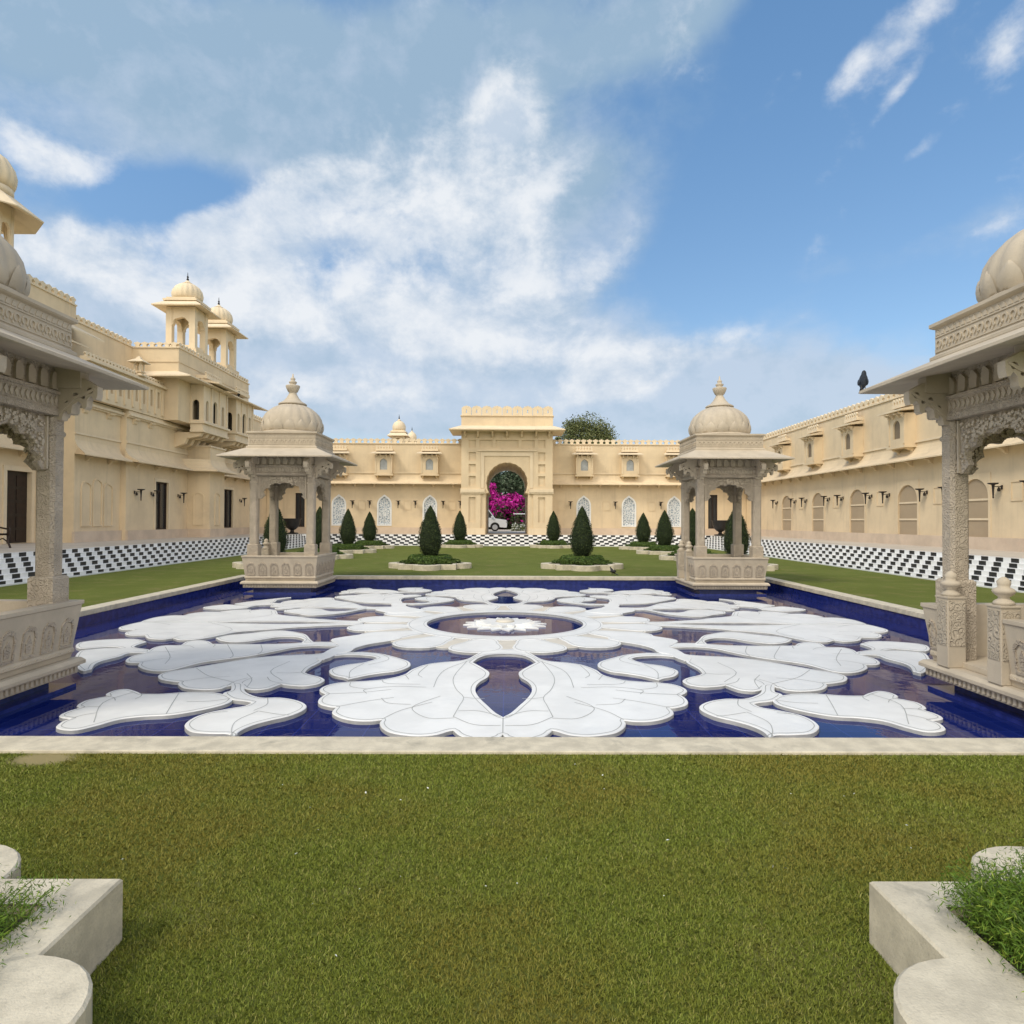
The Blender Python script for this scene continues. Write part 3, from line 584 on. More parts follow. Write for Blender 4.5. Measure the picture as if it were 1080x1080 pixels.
def kiosk():
    t = thing('domed_kiosk', 'x', 'kiosk')
    # blue tiled foot standing in the water
    MB().square([(.90, -.6), (.90, -.215)]).square([(.72, -.6), (.72, -.095)]).build('plinth', M['tile'], t)
    # stone base with flared parapets, open for a doorway on one side
    b = MB(); b.square([(.91, -.10), (.91, -.005)]); b.square([(.965, -.003), (.965, .035), (.93, .07)]); b.square([(.80, .072), (.80, .13)])
    z0, z1 = .072, .70
    def wall(k, u0, u1, m0, m1):
        """a stretch of flared parapet; m0/m1: does the end run out to the mitre of the corner"""
        n, u = SIDES[k]
        def pt(d, uu, z): return (n[0] * d + u[0] * uu, n[1] * d + u[1] * uu, z)
        prof = [(.80, z0), (.86, z0), (.87, .12), (.885, .14), (.885, .17), (.875, .19), (.935, z1 - .05), (.95, z1 - .04), (.95, z1), (.80, z1)]
        A = [pt(d, u0 if not m0 else -d + .0, z) for d, z in prof]; B = [pt(d, u1 if not m1 else d - .0, z) for d, z in prof]
        b.loft([A, B])
    wall(0, 0, 0, 1, 1); wall(1, 0, 0, 1, 1); wall(2, 0, 0, 1, 1)
    # side 3 runs along -y: door between the posts
    wall(3, 0, -.66, 1, 0); wall(3, .31, 0, 0, 1)
    base = b.build('base', M['stone'], t, bevel=.004)
    # niches carved into the flared faces
    db = MB()
    for k in range(4):
        n, u = SIDES[k]; slope = Vector((n[0] * .06, n[1] * .06, z1 - .05 - .19))
        L = slope.length
        fr = Fr((n[0] * .875, n[1] * .875, .19), (u[0], u[1], 0), slope / L)
        us = [-.725 + .29 * i for i in range(6)] if k != 3 else [-.80, .50, .74]
        for uc in us:
            w = .098
            if k == 3 and uc == -.80: w = .07
            o = [(-w, .02)] + [(x, y) for x, y in arch_poly(w, .21, .13, 7, .12, 28)] + [(w, .02)]
            i_ = [(-w + .022, .045)] + [(x * .78, y - .012) for x, y in arch_poly(w, .21, .10, 7, .12, 28)] + [(w - .022, .045)]
            nb = MB(); nb.prism([(x + uc, y) for x, y in o], -.004, .014, fr, [[(x + uc, y) for x, y in i_]])
            nb.prism([(uc - .03, .07), (uc + .03, .07), (uc + .045, .16), (uc, .25), (uc - .045, .16)], -.004, .009, fr); nb.build('niche', M['carved_fine'], base)
        fz = Fr((n[0] * .91, n[1] * .91, 0), (u[0], u[1], 0), (0, 0, 1))
        comb = [(-.90, -.012)]
        for i in range(26):
            q = -.885 + i * .0685; comb += [(q, -.022), (q, -.075), (q + .036, -.075), (q + .036, -.022)]
        db.prism(comb + [(.90, -.022), (.90, -.012)], .0, .022, fz)
        fs = Fr((n[0] * .885, n[1] * .885, 0), (u[0], u[1], 0), (0, 0, 1))
        for (ua, ub) in (((-.84, .84),) if k != 3 else ((-.84, -.68), (.33, .84))):
            n_ = max(2, int((ub - ua) / .07)); wv = [(ua, .142)]
            for i in range(n_ * 4 + 1): wv.append((ua + (ub - ua) * i / (n_ * 4), .150 + .016 * abs(math.sin(i * math.pi / 4))))
            db.prism(wv + [(ub, .142)], -.002, .012, fs)
    db.build('carved_band', M['stone'], base)
    # door posts with urn finials
    for yc in (.56, -.21):
        p = MB(); p.box(-.955, -.765, yc - .095, yc + .095, .072, .82)
        post = p.build('door_post', M['stone'], t, bevel=.006)
        q = MB(); q.box(-.961, -.759, yc - .075, yc + .075, .30, .77); q.box(-.94, -.78, yc - .101, yc + .101, .30, .77); q.build('carved_relief', M['carved'], post)
        MB().lathe([(.095, .822), (.085, .85), (.05, .875), (.045, .89), (.085, .925), (.10, .95), (.085, .97), (.05, .985), (.055, 1.01), (.06, 1.04), (.035, 1.07), (.01, 1.085)], 16, -.86, yc).build('urn_finial', M['stone'], post)
        MB().square([(.105, .80), (.105, .815)], -.86, yc).build('cap', M['stone'], post)
    # columns
    for sx in (-1, 1):
        for sy in (-1, 1):
            c = MB(); x, y = .71 * sx, .71 * sy
            c.square([(.135, .13), (.135, .96), (.115, .985)], x, y)
            def octa(h, z, q=.032): return [(x - h, y - h + q, z), (x - h + q, y - h, z), (x + h - q, y - h, z), (x + h, y - h + q, z), (x + h, y + h - q, z), (x + h - q, y + h, z), (x - h + q, y + h, z), (x - h, y + h - q, z)]
            c.loft([octa(.10, .985), octa(.10, 2.48), octa(.115, 2.50), octa(.115, 2.53), octa(.10, 2.55), octa(.10, 2.70)])
            c.build('column', M['carved_fine'], t, bevel=.004)
    # cusped arch screens between the columns
    for k in range(4):
        fr = side_frame(k, .71)
        ar = arch_poly(.47, 2.19, .33, 9, .17, 90)
        o = [(-.606, 2.12), (-.54, 2.12)] + [(-.50, 2.16)] + ar + [(.50, 2.16)] + [(.54, 2.12), (.606, 2.12), (.606, 2.70), (-.606, 2.70)]
        a = MB(); a.prism(o, -.030, .030, fr)
        sc_o = a.build('arch_screen', M['carved_fine'], t); a = MB()
        # raised scrolls on the spandrels
        rg = random.Random(k)
        for i in range(190):
            u = rg.uniform(-.55, .55); top_ = 2.19 + .33 * math.sqrt(max(0, 1 - (u / .5) ** 2)) + .05
            v = rg.uniform(top_ - .03, 2.67)
            if top_ > 2.69: continue
            rr = rg.uniform(.016, .027); ang = rg.uniform(0, 6.28)
            a.prism([(u + rr * math.cos(q + ang) * (1 if j % 2 else .45), v + rr * math.sin(q + ang) * (1 if j % 2 else .45)) for j, q in enumerate([i2 * math.pi / 5 for i2 in range(10)])], .028, .050, fr)
            a.prism([(u + rr * math.cos(q + ang) * (1 if j % 2 else .45), v + rr * math.sin(q + ang) * (1 if j % 2 else .45)) for j, q in enumerate([i2 * math.pi / 5 for i2 in range(10)])][::-1], -.050, -.028, fr)
        for s in (-1, 1): a.box(s * .585 - .012, s * .585 + .012, 2.13, 2.69, .031, .055, fr)
        a.build('scroll_relief', M['stone'], sc_o)
    # entablature: beam, carved frieze, panelled wall
    e = MB(); e.square([(.835, 2.702), (.835, 2.77), (.82, 2.78), (.82, 2.92), (.85, 2.93), (.85, 2.96), (.79, 2.97), (.79, 3.37)])
    ent = e.build('entablature', M['carved_fine'], t)
    f = MB()
    for k in range(4):
        fr = side_frame(k, .79)
        for i in range(8):
            uc = -.62 + i * .177
            f.prism([(uc - .05, 2.98)] + [(x + uc, y) for x, y in arch_poly(.055, 3.06, .10, 3, .25, 16)] + [(uc + .05, 2.98)], -.002, .03, fr)
        fr2 = side_frame(k, .82)
        for i in range(22):
            uc = -.76 + i * .0724
            f.prism([(uc - .026, 2.85), (uc, 2.80), (uc + .026, 2.85), (uc, 2.90)], -.002, .012, fr2)
    f.build('panel', M['stone'], ent)
    # scrolled brackets at the corners, two to a corner
    prof = [(0, 2.66), (.06, 2.66), (.075, 2.72), (.11, 2.76), (.125, 2.72), (.16, 2.73), (.17, 2.82), (.24, 2.86), (.27, 2.83), (.275, 2.79), (.30, 2.775), (.325, 2.80), (.33, 2.88), (.37, 2.92), (.40, 2.88), (.425, 2.88), (.44, 2.93), (.44, 3.02), (.30, 3.10), (0, 3.16)]
    for k in range(4):
        n, u = SIDES[k]
        for s in (-1, 1):
            c_ = Vector((n[0] * .80 + u[0] * .71 * s, n[1] * .80 + u[1] * .71 * s, 0))
            fr = Fr(c_, (n[0], n[1], 0), (0, 0, 1))
            MB().prism(prof, -.05, .05, fr, [[(a_ + r_ * math.cos(j * math.pi / 6), b_ + r_ * math.sin(j * math.pi / 6)) for j in range(12)] for a_, b_, r_ in ((.205, 2.925, .030), (.36, 2.975, .034), (.285, 2.905, .022), (.12, 2.84, .026))]).box(0, .27, 3.0, 3.24, -.075, .075, fr).prism([(.0, 2.70), (.09, 2.77), (.20, 2.88), (.33, 2.93), (.42, 2.99), (.41, 3.01), (.32, 2.96), (.19, 2.91), (.07, 2.80), (.0, 2.74)], -.062, .062, fr).build('bracket', M['stone'], t)
    # sloping eave
    ev = MB(); ev.square([(.80, 3.22), (1.39, 3.125), (1.40, 3.13), (1.40, 3.16), (.86, 3.40), (.80, 3.40)])
    ev.build('eave', M['stone'], t)
    # attic box with a band of horseshoe loops
    at = MB(); at.square([(.86, 3.36), (.88, 3.40), (.88, 3.43), (.845, 3.45), (.84, 3.46), (.84, 3.735), (.87, 3.75), (.885, 3.765), (.885, 3.80), (.84, 3.81)])
    att = at.build('attic', M['stone'], t)
    lp = MB()
    for k in range(4):
        fr = side_frame(k, .84)
        for i in range(15):
            uc = -.77 + i * .11; vc = 3.565
            ang = [R(-60) + R(300) * j / 14 for j in range(15)]
            o = [(uc + .046 * math.cos(a), vc + .05 * math.sin(a)) for a in ang]; i_ = [(uc + .028 * math.cos(a), vc + .031 * math.sin(a)) for a in reversed(ang)]
            lp.prism(o + i_, -.002, .014, fr)
            lp.prism([(uc + .055 + .013 * math.cos(j), vc - .055 + .02 * math.sin(j)) for j in [0, 1.05, 2.1, 3.14, 4.2, 5.25]], -.002, .012, fr)
        lp.box(-.83, .83, 3.475, 3.49, -.002, .01, fr); lp.box(-.83, .83, 3.64, 3.655, -.002, .01, fr)
        for i in range(20):
            uc = -.79 + i * .083
            lp.prism([(uc - .03, 3.665), (uc + .03, 3.665), (uc + .02, 3.70), (uc, 3.725), (uc - .02, 3.70)], -.002, .008, fr)
    lp.build('loop_band', M['stone'], att)
    # ribbed dome with a collar of lotus petals
    rib = lambda a, z: 1 + (.035 * (abs(math.sin(10 * a)) - .6))
    d = MB(); d.lathe([(.77, 3.805), (.77, 3.86), (.74, 3.87)], 48)
    pr = [(.795, 3.87), (.812, 3.94), (.818, 4.03), (.812, 4.12), (.785, 4.23), (.72, 4.34), (.63, 4.43), (.52, 4.51), (.41, 4.565), (.32, 4.60)]
    pr = [(r * .935, z) for r, z in pr]
    d.lathe(pr, 120, rib=rib)
    dome = d.build('dome', M['stone'], t)
    pt = MB()
    for i in range(16):
        a0 = 2 * math.pi * (i + .5) / 16; hwid = 2 * math.pi / 16 * .46; g = []
        for (v, wd, off) in ((0, .92, .012), (.25, 1.0, .03), (.5, .86, .036), (.75, .50, .032), (.92, .16, .022), (1, .02, .004)):
            z = 3.872 + .28 * v
            for q in range(len(pr) - 1):
                if pr[q][1] <= z <= pr[q + 1][1]: r0 = pr[q][0] + (pr[q + 1][0] - pr[q][0]) * (z - pr[q][1]) / (pr[q + 1][1] - pr[q][1])
            g.append([((r0 + off - .02 * abs(s)) * math.cos(a0 + s * hwid * wd), (r0 + off - .02 * abs(s)) * math.sin(a0 + s * hwid * wd), z) for s in (-1, -.5, 0, .5, 1)])
        V = [p for r_ in g for p in r_]; m_ = 5
        pt.add(V, [(r_ * m_ + c_, r_ * m_ + c_ + 1, (r_ + 1) * m_ + c_ + 1, (r_ + 1) * m_ + c_) for r_ in range(len(g) - 1) for c_ in range(4)], True)
    pt.build('lotus_collar', M['stone'], dome)
    fn = MB(); fn.lathe([(.30, 4.59), (.355, 4.60), (.365, 4.625), (.33, 4.65), (.24, 4.70), (.16, 4.79), (.11, 4.88), (.09, 4.93), (.12, 4.95), (.16, 5.03), (.185, 5.10), (.175, 5.12), (.10, 5.13), (.07, 5.155), (.10, 5.19), (.105, 5.215), (.06, 5.24), (.05, 5.26), (.065, 5.29), (.06, 5.31), (.025, 5.34), (.015, 5.43)], 24)
    fn.build('finial', M['stone'], t)
    return t
KX = 5.62
k0 = kiosk(); k0.location = (-KX, 6.64, 0)
k0['label'] = 'carved sandstone kiosk at left edge of photo, its parapet unbroken towards the pool'
k0['group'] = 'domed kiosks at the pool corners'
copy_thing(k0, (KX, 6.64, 0), 'carved sandstone kiosk at right edge of photo with a pigeon on its eave')
copy_thing(k0, (-KX, 17.82, 0), 'domed kiosk at far left corner of the pool, seen whole')
copy_thing(k0, (KX, 17.82, 0), 'domed kiosk at far right corner of the pool, seen whole')
# ------------------------------------------------------------------ palace wings
FY, SXW = 46.3, 16.4                       # far wall, side walls
SILL = 1.10
def rect(u0, u1, v0, v1): return [(u0, v0), (u1, v0), (u1, v1), (u0, v1)]
def archhole(uc, hw, v0, vs, rise, point=0.0): return [(uc - hw, v0)] + [(uc + x, y) for x, y in round_arch(hw, vs, rise, 16, point)] + [(uc + hw, v0)]
def merlons(mb, fr, u0, u1, v, h=.34, pitch=.41, thick=.12):
    n = max(1, int(round((u1 - u0) / pitch))); p = (u1 - u0) / n; q = p / .41
    for i in range(n):
        c = u0 + (i + .5) * p
        o = [(-.12, 0), (.12, 0), (.10, .10), (.10, .13), (.185, .19), (.19, .24), (.13, .285), (.06, .30), (0, .34), (-.06, .30), (-.13, .285), (-.19, .24), (-.185, .19), (-.10, .13), (-.10, .10)]
        mb.prism([(c + x * q, v + y * h / .34) for x, y in o], -thick / 2, thick / 2, fr)
def chajja(mb, fr, u0, u1, vw, vt, out, w0=0.0, t=.06, ends=0.0):
    """a sloping stone eave: vw at the wall, vt at the tip"""
    o = [(w0, vw), (out, vt), (out, vt - t), (w0, vw - t - .10)]
    A = [fr(u0 - (ends if w > w0 else 0), v, w) for w, v in o]; B = [fr(u1 + (ends if w > w0 else 0), v, w) for w, v in o]
    mb.loft([A, B])
def put_brackets(fr, us, v, parent, m, out=.35, h=.3, w=.09, off=0.0):
    for u in us:
        mb = MB(); brackets(mb, fr, (u,), v, out, h, w)
        if off: mb.v = [tuple(Vector(p) + fr.W * off) for p in mb.v]
        mb.build('bracket', m, parent)
def brackets(mb, fr, us, v, out=.35, h=.3, w=.09):
    for u in us:
        o = [(0, v - h), (out * .35, v - h * .75), (out * .45, v - h * .4), (out * .9, v - h * .25), (out, v), (0, v)]
        f2 = Fr(fr(u - w / 2, 0, 0), fr.W, fr.V, fr.U); mb.prism(o, 0, w, f2)
def jharokha(fr, uc, parent, w=1.16, v0=4.70, v1=6.0, d=.45, pane='greyglass'):
    """a small bay window with its own eave and cresting"""
    b = MB(); hw = w / 2
    b.prism(rect(uc - hw, uc + hw, v0, v1), .002, d, fr)
    o = MB()
    box = MB(); box.box(uc - hw, uc + hw, v0, v1, .003, d - .10, fr)
    skin = MB(); skin.prism(rect(uc - hw, uc + hw, v0, v1), d - .098, d, fr, [archhole(uc, .25, v0 + .30, v0 + .78, .26, .03)])
    sk = MB(); sk.v, sk.f, sk.s = box.v, box.f, box.s; sk.add(skin.v, skin.f)
    for s in (-1, 1): sk.box(uc + s * (hw - .05) - .05, uc + s * (hw - .05) + .05, v0 + .06, v1 - .1, d + .002, d + .03, fr)
    sk.box(uc - hw - .06, uc + hw + .06, v0 - .09, v0 - .002, .003, d + .06, fr)
    brackets(sk, fr, (uc - hw + .12, uc + hw - .12), v0 - .092, d * .8, .24, .12)
    win = sk.build('bay_window', M['plaster'], parent)
    MB().prism(archhole(uc, .24, v0 + .31, v0 + .78, .24, .03), d - .092, d - .06, fr).build('pane', M[pane], win)
    e = MB(); chajja(e, fr, uc - hw - .02, uc + hw + .02, v1 + .30, v1 + .12, d + .32, ends=.28); e.build('eave', M['trim'], win)
    put_brackets(fr, [uc - hw + .1, uc - .2, uc + .2, uc + hw - .1], v1 + .02, win, M['trim'], .24, .2, .07, d + .002)
    c = MB(); c.box(uc - hw, uc + hw, v1 + .30, v1 + .44, .003, d * .7, fr)
    f3 = Fr(fr(0, 0, d * .6), fr.U, fr.V); merlons(c, f3, uc - hw, uc + hw, v1 + .44, .24, .21, .08); c.build('cresting', M['trim'], win)
    return win
def eave_prof(vw, vt, out): return [(.002, vw + .16), (.05, vw + .02), (.14, vw - .14), (.30, vt + .13), (out - .02, vt), (out, vt - .02), (out, vt - .07), (.34, vt - .03), (.002, vw - .39)]
def lower_eave(fr, u0, u1, parent, vw=4.50, vt=4.10, out=.6, ends=(0, 0)):
    e = MB(); o = eave_prof(vw, vt, out)
    e.loft([[fr(u0 - (ends[0] if w > .3 else 0), v, w) for w, v in o], [fr(u1 + (ends[1] if w > .3 else 0), v, w) for w, v in o]])
    ob = e.build('eave', M['plaster'], parent)
    n = max(2, int((u1 - u0) / 1.3)); put_brackets(fr, [u0 + (i + .5) * (u1 - u0) / n for i in range(n)], vw - .40, ob, M['plaster'], .34, .24, .14)
    return ob
def string(fr, u0, u1, v, parent, d=.05, h=.08):
    MB().box(u0, u1, v, v + h, .002, d, fr).build('string_course', M['trim'], parent)
def blind_arch(fr, uc, parent, hw=.66):
    """a tall walled-up arch with two pale rails, set in a shallow recess"""
    p = MB(); p.prism(archhole(uc, hw, SILL, 2.50, .62), -.30, -.05, fr); o = p.build('blind_arch', M['taupe'], parent)
    r = MB()
    for v in (1.68, 2.36): r.box(uc - hw + .01, uc + hw - .01, v, v + .07, -.048, -.015, fr)
    r.build('rail', M['trim'], o)
    f = MB(); w = hw + .12; f.prism(rect(uc - w, uc + w, SILL + .003, 3.32), .002, .02, fr, [archhole(uc, hw + .003, SILL + .003, 2.50, .623)]); f.build('surround', M['plaster'], o)
    return o
def square_panel(fr, uc, parent, v=2.30, h=.66, w=.52):
    MB().prism(rect(uc - w / 2, uc + w / 2, v, v + h), .002, .028, fr, [rect(uc - w / 2 + .045, uc + w / 2 - .045, v + .045, v + h - .045)]).build('square_panel', M['plaster'], parent)
def niche(fr, uc, parent, hw=.34, v0=1.35, vs=2.75, rise=.32):
    o = [(uc - hw - .06, v0 - .06)] + [(uc + x, y) for x, y in arch_poly(hw + .06, vs, rise + .06, 3, .12, 30)] + [(uc + hw + .06, v0 - .06)]
    i = [(uc - hw, v0)] + [(uc + x, y) for x, y in arch_poly(hw, vs, rise, 3, .12, 30)] + [(uc + hw, v0)]
    MB().prism(o, .002, .045, fr, [i]).build('niche', M['plaster'], parent)
def dark_window(fr, u0, u1, v0, v1, parent, depth=.14, kind='window'):
    g = MB(); g.box(u0, u1, v0, v1, -depth - .05, -depth, fr)
    f = MB(); t = .06; f.prism(rect(u0 + .002, u1 - .002, v0 + .002, v1 - .002), -depth + .002, -depth + .06, fr, [rect(u0 + t, (u0 + u1) / 2 - t / 2, v0 + t, v1 - t), rect((u0 + u1) / 2 + t / 2, u1 - t, v0 + t, v1 - t)])
    o = f.build(kind, M['wood'], parent); g.build('pane', M['glass'], o)
    return o
def plaster_skin(fr, u0, u1, v0, v1, holes, thick=.35):
    mb = MB(); mb.prism(rect(u0, u1, v0, v1), -thick, 0, fr, holes); return mb

# ---- far wing (behind the pool, both sides of the gate)
def far_wing():
    t = thing('palace_wing', 'long cream wing across the far end with white inlaid marble arches', 'building', (0, FY, 0))
    fr = Fr((0, FY, 0), (1, 0, 0), (0, 0, 1), (0, -1, 0))
    W = MB(); PL = MB(); PP = MB()
    jx = (5.25, 8.35, 11.45)
    for s in (-1, 1):
        u0, u1 = (3.02, SXW - .02) if s > 0 else (-SXW + .02, -3.02)
        holes = [archhole(s * x, .50, 1.2, 2.62, .62, .10) for x in jx] + [rect(s * 14.1 - .32, s * 14.1 + .32, SILL, 3.42)]
        holes = [[(u, v) for u, v in h] for h in holes]
        W.prism(rect(u0, u1, 0, 6.8), -.35, 0, fr, holes); W.box(u0, u1, 0, 6.79, -6.0, -.352 - .25, fr)
        PL.box(u0, u1, TZ - .05, SILL, .002, .10, fr)
        merlons(PP, Fr((0, FY + .12, 0), (1, 0, 0), (0, 0, 1), (0, -1, 0)), u0, u1, 6.86)
        PP.box(u0, u1, 6.802, 6.86, -.25, .06, fr)
    W.build('wall', M['plaster'], t); PL.build('plinth', M['plinth'], t); PP.build('parapet', M['trim'], t)
    for s in (-1, 1):
        u0, u1 = (3.02, SXW - .02) if s > 0 else (-SXW + .02, -3.02)
        lower_eave(fr, u0, u1, t); string(fr, u0, u1, 4.78, t)
        for x in jx:
            jharokha(fr, s * x, t)
            a = MB(); a.prism(archhole(s * x, .499, 1.2, 2.62, .62, .10), -.34, -.09, fr); ob = a.build('marble_panel', M['inlay'], t)
            f = MB(); f.prism(archhole(s * x, .499, 1.201, 2.62, .619, .10), -.088, .03, fr, [archhole(s * x, .40, 1.30, 2.62, .50, .08)]); f.build('frame', M['white'], ob)
            fl = MB()                              # raised stems and blossoms on the panel
            fl.tube([fr(s * x, 1.34, -.08), fr(s * x + .03, 1.9, -.08), fr(s * x - .02, 2.5, -.08), fr(s * x, 3.05, -.08)], .014, 6)
            for i in range(9):
                for q in (-1, 1):
                    v = 1.5 + .17 * i; fl.tube([fr(s * x, v, -.08), fr(s * x + q * .14, v + .10, -.075), fr(s * x + q * (.27 if i < 7 else .15), v + .03, -.08)], .011, 5)
                    fl.prism([(s * x + q * (.27 if i < 7 else .15) + .045 * math.cos(k * math.pi / 4), v + .03 + .045 * math.sin(k * math.pi / 4)) for k in range(8)], -.087, -.06, fr)
            fl.build('floral_relief', M['white'], ob)
        dark_window(fr, s * 14.1 - .32, s * 14.1 + .32, SILL, 3.42, t)
    mids = [(3.75, 0), (6.8, 1), (9.9, 2), (12.9, 3)]
    for x, k in mids:
        if k < 3: square_panel(fr, -x - .0, t)
        if k > 0 or True: square_panel(fr, x, t)
    r = MB()
    for s in (-1, 1): r.box(min(s * 3.02, s * 16.38), max(s * 3.02, s * 16.38), FY + .32, FY + 6.0, 6.795, 6.83)
    r.build('roof', M['roof'], t)
    return fr
# ---- gatehouse
GY = 44.3
def gatehouse():
    t = thing('gatehouse', 'tall cream gatehouse with horseshoe archway, moulded panels and a crenellated top', 'gatehouse', (0, GY, 0))
    fr = Fr((0, GY, 0), (1, 0, 0), (0, 0, 1), (0, -1, 0))
    jamb, base = 1.39, TZ - .04
    arc = [(1.33 * math.cos(a) * (1 + .022 * abs(math.sin(11 * (a + .45)))), 4.05 + 1.33 * math.sin(a) * (1 + .022 * abs(math.sin(11 * (a + .45))))) for a in [-.45 + (math.pi + .9) * i / 88 for i in range(89)]]
    way = [(jamb, base), (jamb, 3.36)] + [(1.22, 3.42)] + arc + [(-1.22, 3.42), (-jamb, 3.36), (-jamb, base)]
    b = MB(); outer = [(-3.0, base), (-jamb, base)]
    full = [(-3.0, base)] + list(reversed(way)) + [(3.0, base), (3.0, 7.75), (-3.0, 7.75)]
    # body behind a face of raised panels
    b.prism(full, -7.5, -.09, fr)
    wall = b.build('wall', M['plaster'], t)
    holes = [rect(-1.62, 1.62, base + .02, 5.85)]
    pan = []
    for s in (-1, 1):
        for (v0, v1) in ((3.85, 4.5), (4.7, 5.28), (5.5, 6.06), (6.36, 6.86)):
            pan.append(rect(min(s * 2.05, s * 2.5), max(s * 2.05, s * 2.5), v0, v1))
        pan.append(rect(min(s * .95, s * 1.8), max(s * .95, s * 1.8), 6.36, 6.86))
        pan.append(rect(min(s * 2.05, s * 2.5), max(s * 2.05, s * 2.5), 1.48, 3.12))
    pan.append(rect(-.75, .75, 6.36, 6.86))
    face = MB()
    f_out = [(-2.98, base), (-1.72, base), (-1.72, 6.12), (1.72, 6.12), (1.72, base), (2.98, base), (2.98, 7.7), (-2.98, 7.7)]
    face.prism(f_out, -.088, 0, fr, pan)
    face.build('panelled_face', M['plaster'], t)
    fm = MB()                                       # stepped frame round the archway
    fm.prism([(-1.715, 3.72), (-1.50, 3.72), (-1.50, 5.82), (1.50, 5.82), (1.50, 3.72), (1.715, 3.72), (1.715, 6.115), (-1.715, 6.115)], -.086, -.03, fr)
    fm.box(-1.95, 1.95, 6.13, 6.20, .002, .06, fr)
    fm.build('arch_frame', M['trim'], t)
    st = MB()
    for s in (-1, 1):
        x0, x1 = sorted((s * 1.42, s * 3.06))
        st.box(x0, x1, 3.36, 3.44, -.08, .07, fr); st.box(x0 + .03, x1 - .03, 3.442, 3.62, -.08, .10, fr); st.box(x0, x1, 3.622, 3.68, -.08, .07, fr)
        x0, x1 = sorted((s * 1.42, s * 3.04)); st.box(x0, x1, base, 1.02, -.08, .08, fr); st.box(x0 + .03, x1 - .03, 1.022, 1.09, -.08, .05, fr)
        x0, x1 = sorted((s * 2.60, s * 2.99)); st.box(x0, x1, 7.2, 7.30, .002, .09, fr)
    st.build('string_course', M['trim'], t)
    ev = MB(); yb = -2.4
    ev.loft([[fr(-3.74, 7.42, .92), fr(3.74, 7.42, .92), fr(3.74, 7.42, yb), fr(-3.74, 7.42, yb)], [fr(-3.74, 7.48, .92), fr(3.74, 7.48, .92), fr(3.74, 7.48, yb), fr(-3.74, 7.48, yb)], [fr(-3.02, 7.80, .05), fr(3.02, 7.80, .05), fr(3.02, 7.80, yb), fr(-3.02, 7.80, yb)]])
    eo = ev.build('eave', M['trim'], t)
    put_brackets(fr, [-2.75, -1.9, -.95, 0, .95, 1.9, 2.75], 7.41, eo, M['plaster'], .62, .42, .12)
    at = MB(); at.box(-3.0, 3.0, 7.81, 8.42, -2.3, .0, fr); at.box(-3.06, 3.06, 8.422, 8.48, -2.3, .06, fr)
    at.build('attic', M['plaster'], t)
    m = MB(); f2 = Fr((0, GY + .1, 0), (1, 0, 0), (0, 0, 1), (0, -1, 0))
    for i in range(9):
        c = -3.0 + (i + .5) * 6.0 / 9
        m.prism([(c - .318, 8.482), (c + .318, 8.482), (c + .318, 8.98), (c + .24, 9.0), (c + .2, 9.07), (c + .08, 9.07), (c, 9.13), (c - .08, 9.07), (c - .2, 9.07), (c - .24, 9.0), (c - .318, 8.98)], -.1, .1, f2, [[(c - .04, 8.64), (c + .04, 8.64), (c + .02, 8.86), (c - .02, 8.86)]])
    m.build('parapet', M['trim'], t)
# ---- right wing
def right_wing():
    t = thing('palace_wing', 'long two storey cream wing on the right with taupe blind arches', 'building', (SXW, 20, 0))
    fr = Fr((SXW, 0, 0), (0, 1, 0), (0, 0, 1), (-1, 0, 0))
    ys = [39.6 - 4.0 * i for i in range(10)]
    u0, u1 = -2.0, FY + .3
    W = plaster_skin(fr, u0, u1, 0, 6.8, [archhole(y, .662, SILL, 2.50, .622) for y in ys]); W.box(u0, u1, 0, 6.79, -9, -.352, fr)
    W.build('wall', M['plaster'], t)
    MB().box(u0, FY - .12, TZ - .05, SILL, .002, .12, fr).build('plinth', M['plinth'], t)
    lower_eave(fr, u0, FY - .1, t); string(fr, u0, FY - .1, 4.78, t)
    p = MB(); p.box(u0, u1, 6.802, 6.86, -.25, .06, fr); merlons(p, Fr((SXW + .1, 0, 0), (0, 1, 0), (0, 0, 1), (-1, 0, 0)), u0, FY - .1, 6.86); p.build('parapet', M['trim'], t)
    for i, y in enumerate(ys):
        blind_arch(fr, y, t); jharokha(fr, y, t, pane='darkpane'); square_panel(fr, y - 1.95, t)
    jharokha(fr, 43.6, t, pane='darkpane')
    MB().box(SXW + .32, SXW + 9, u0, u1, 6.795, 6.83).build('roof', M['roof'], t)
    return fr, ys
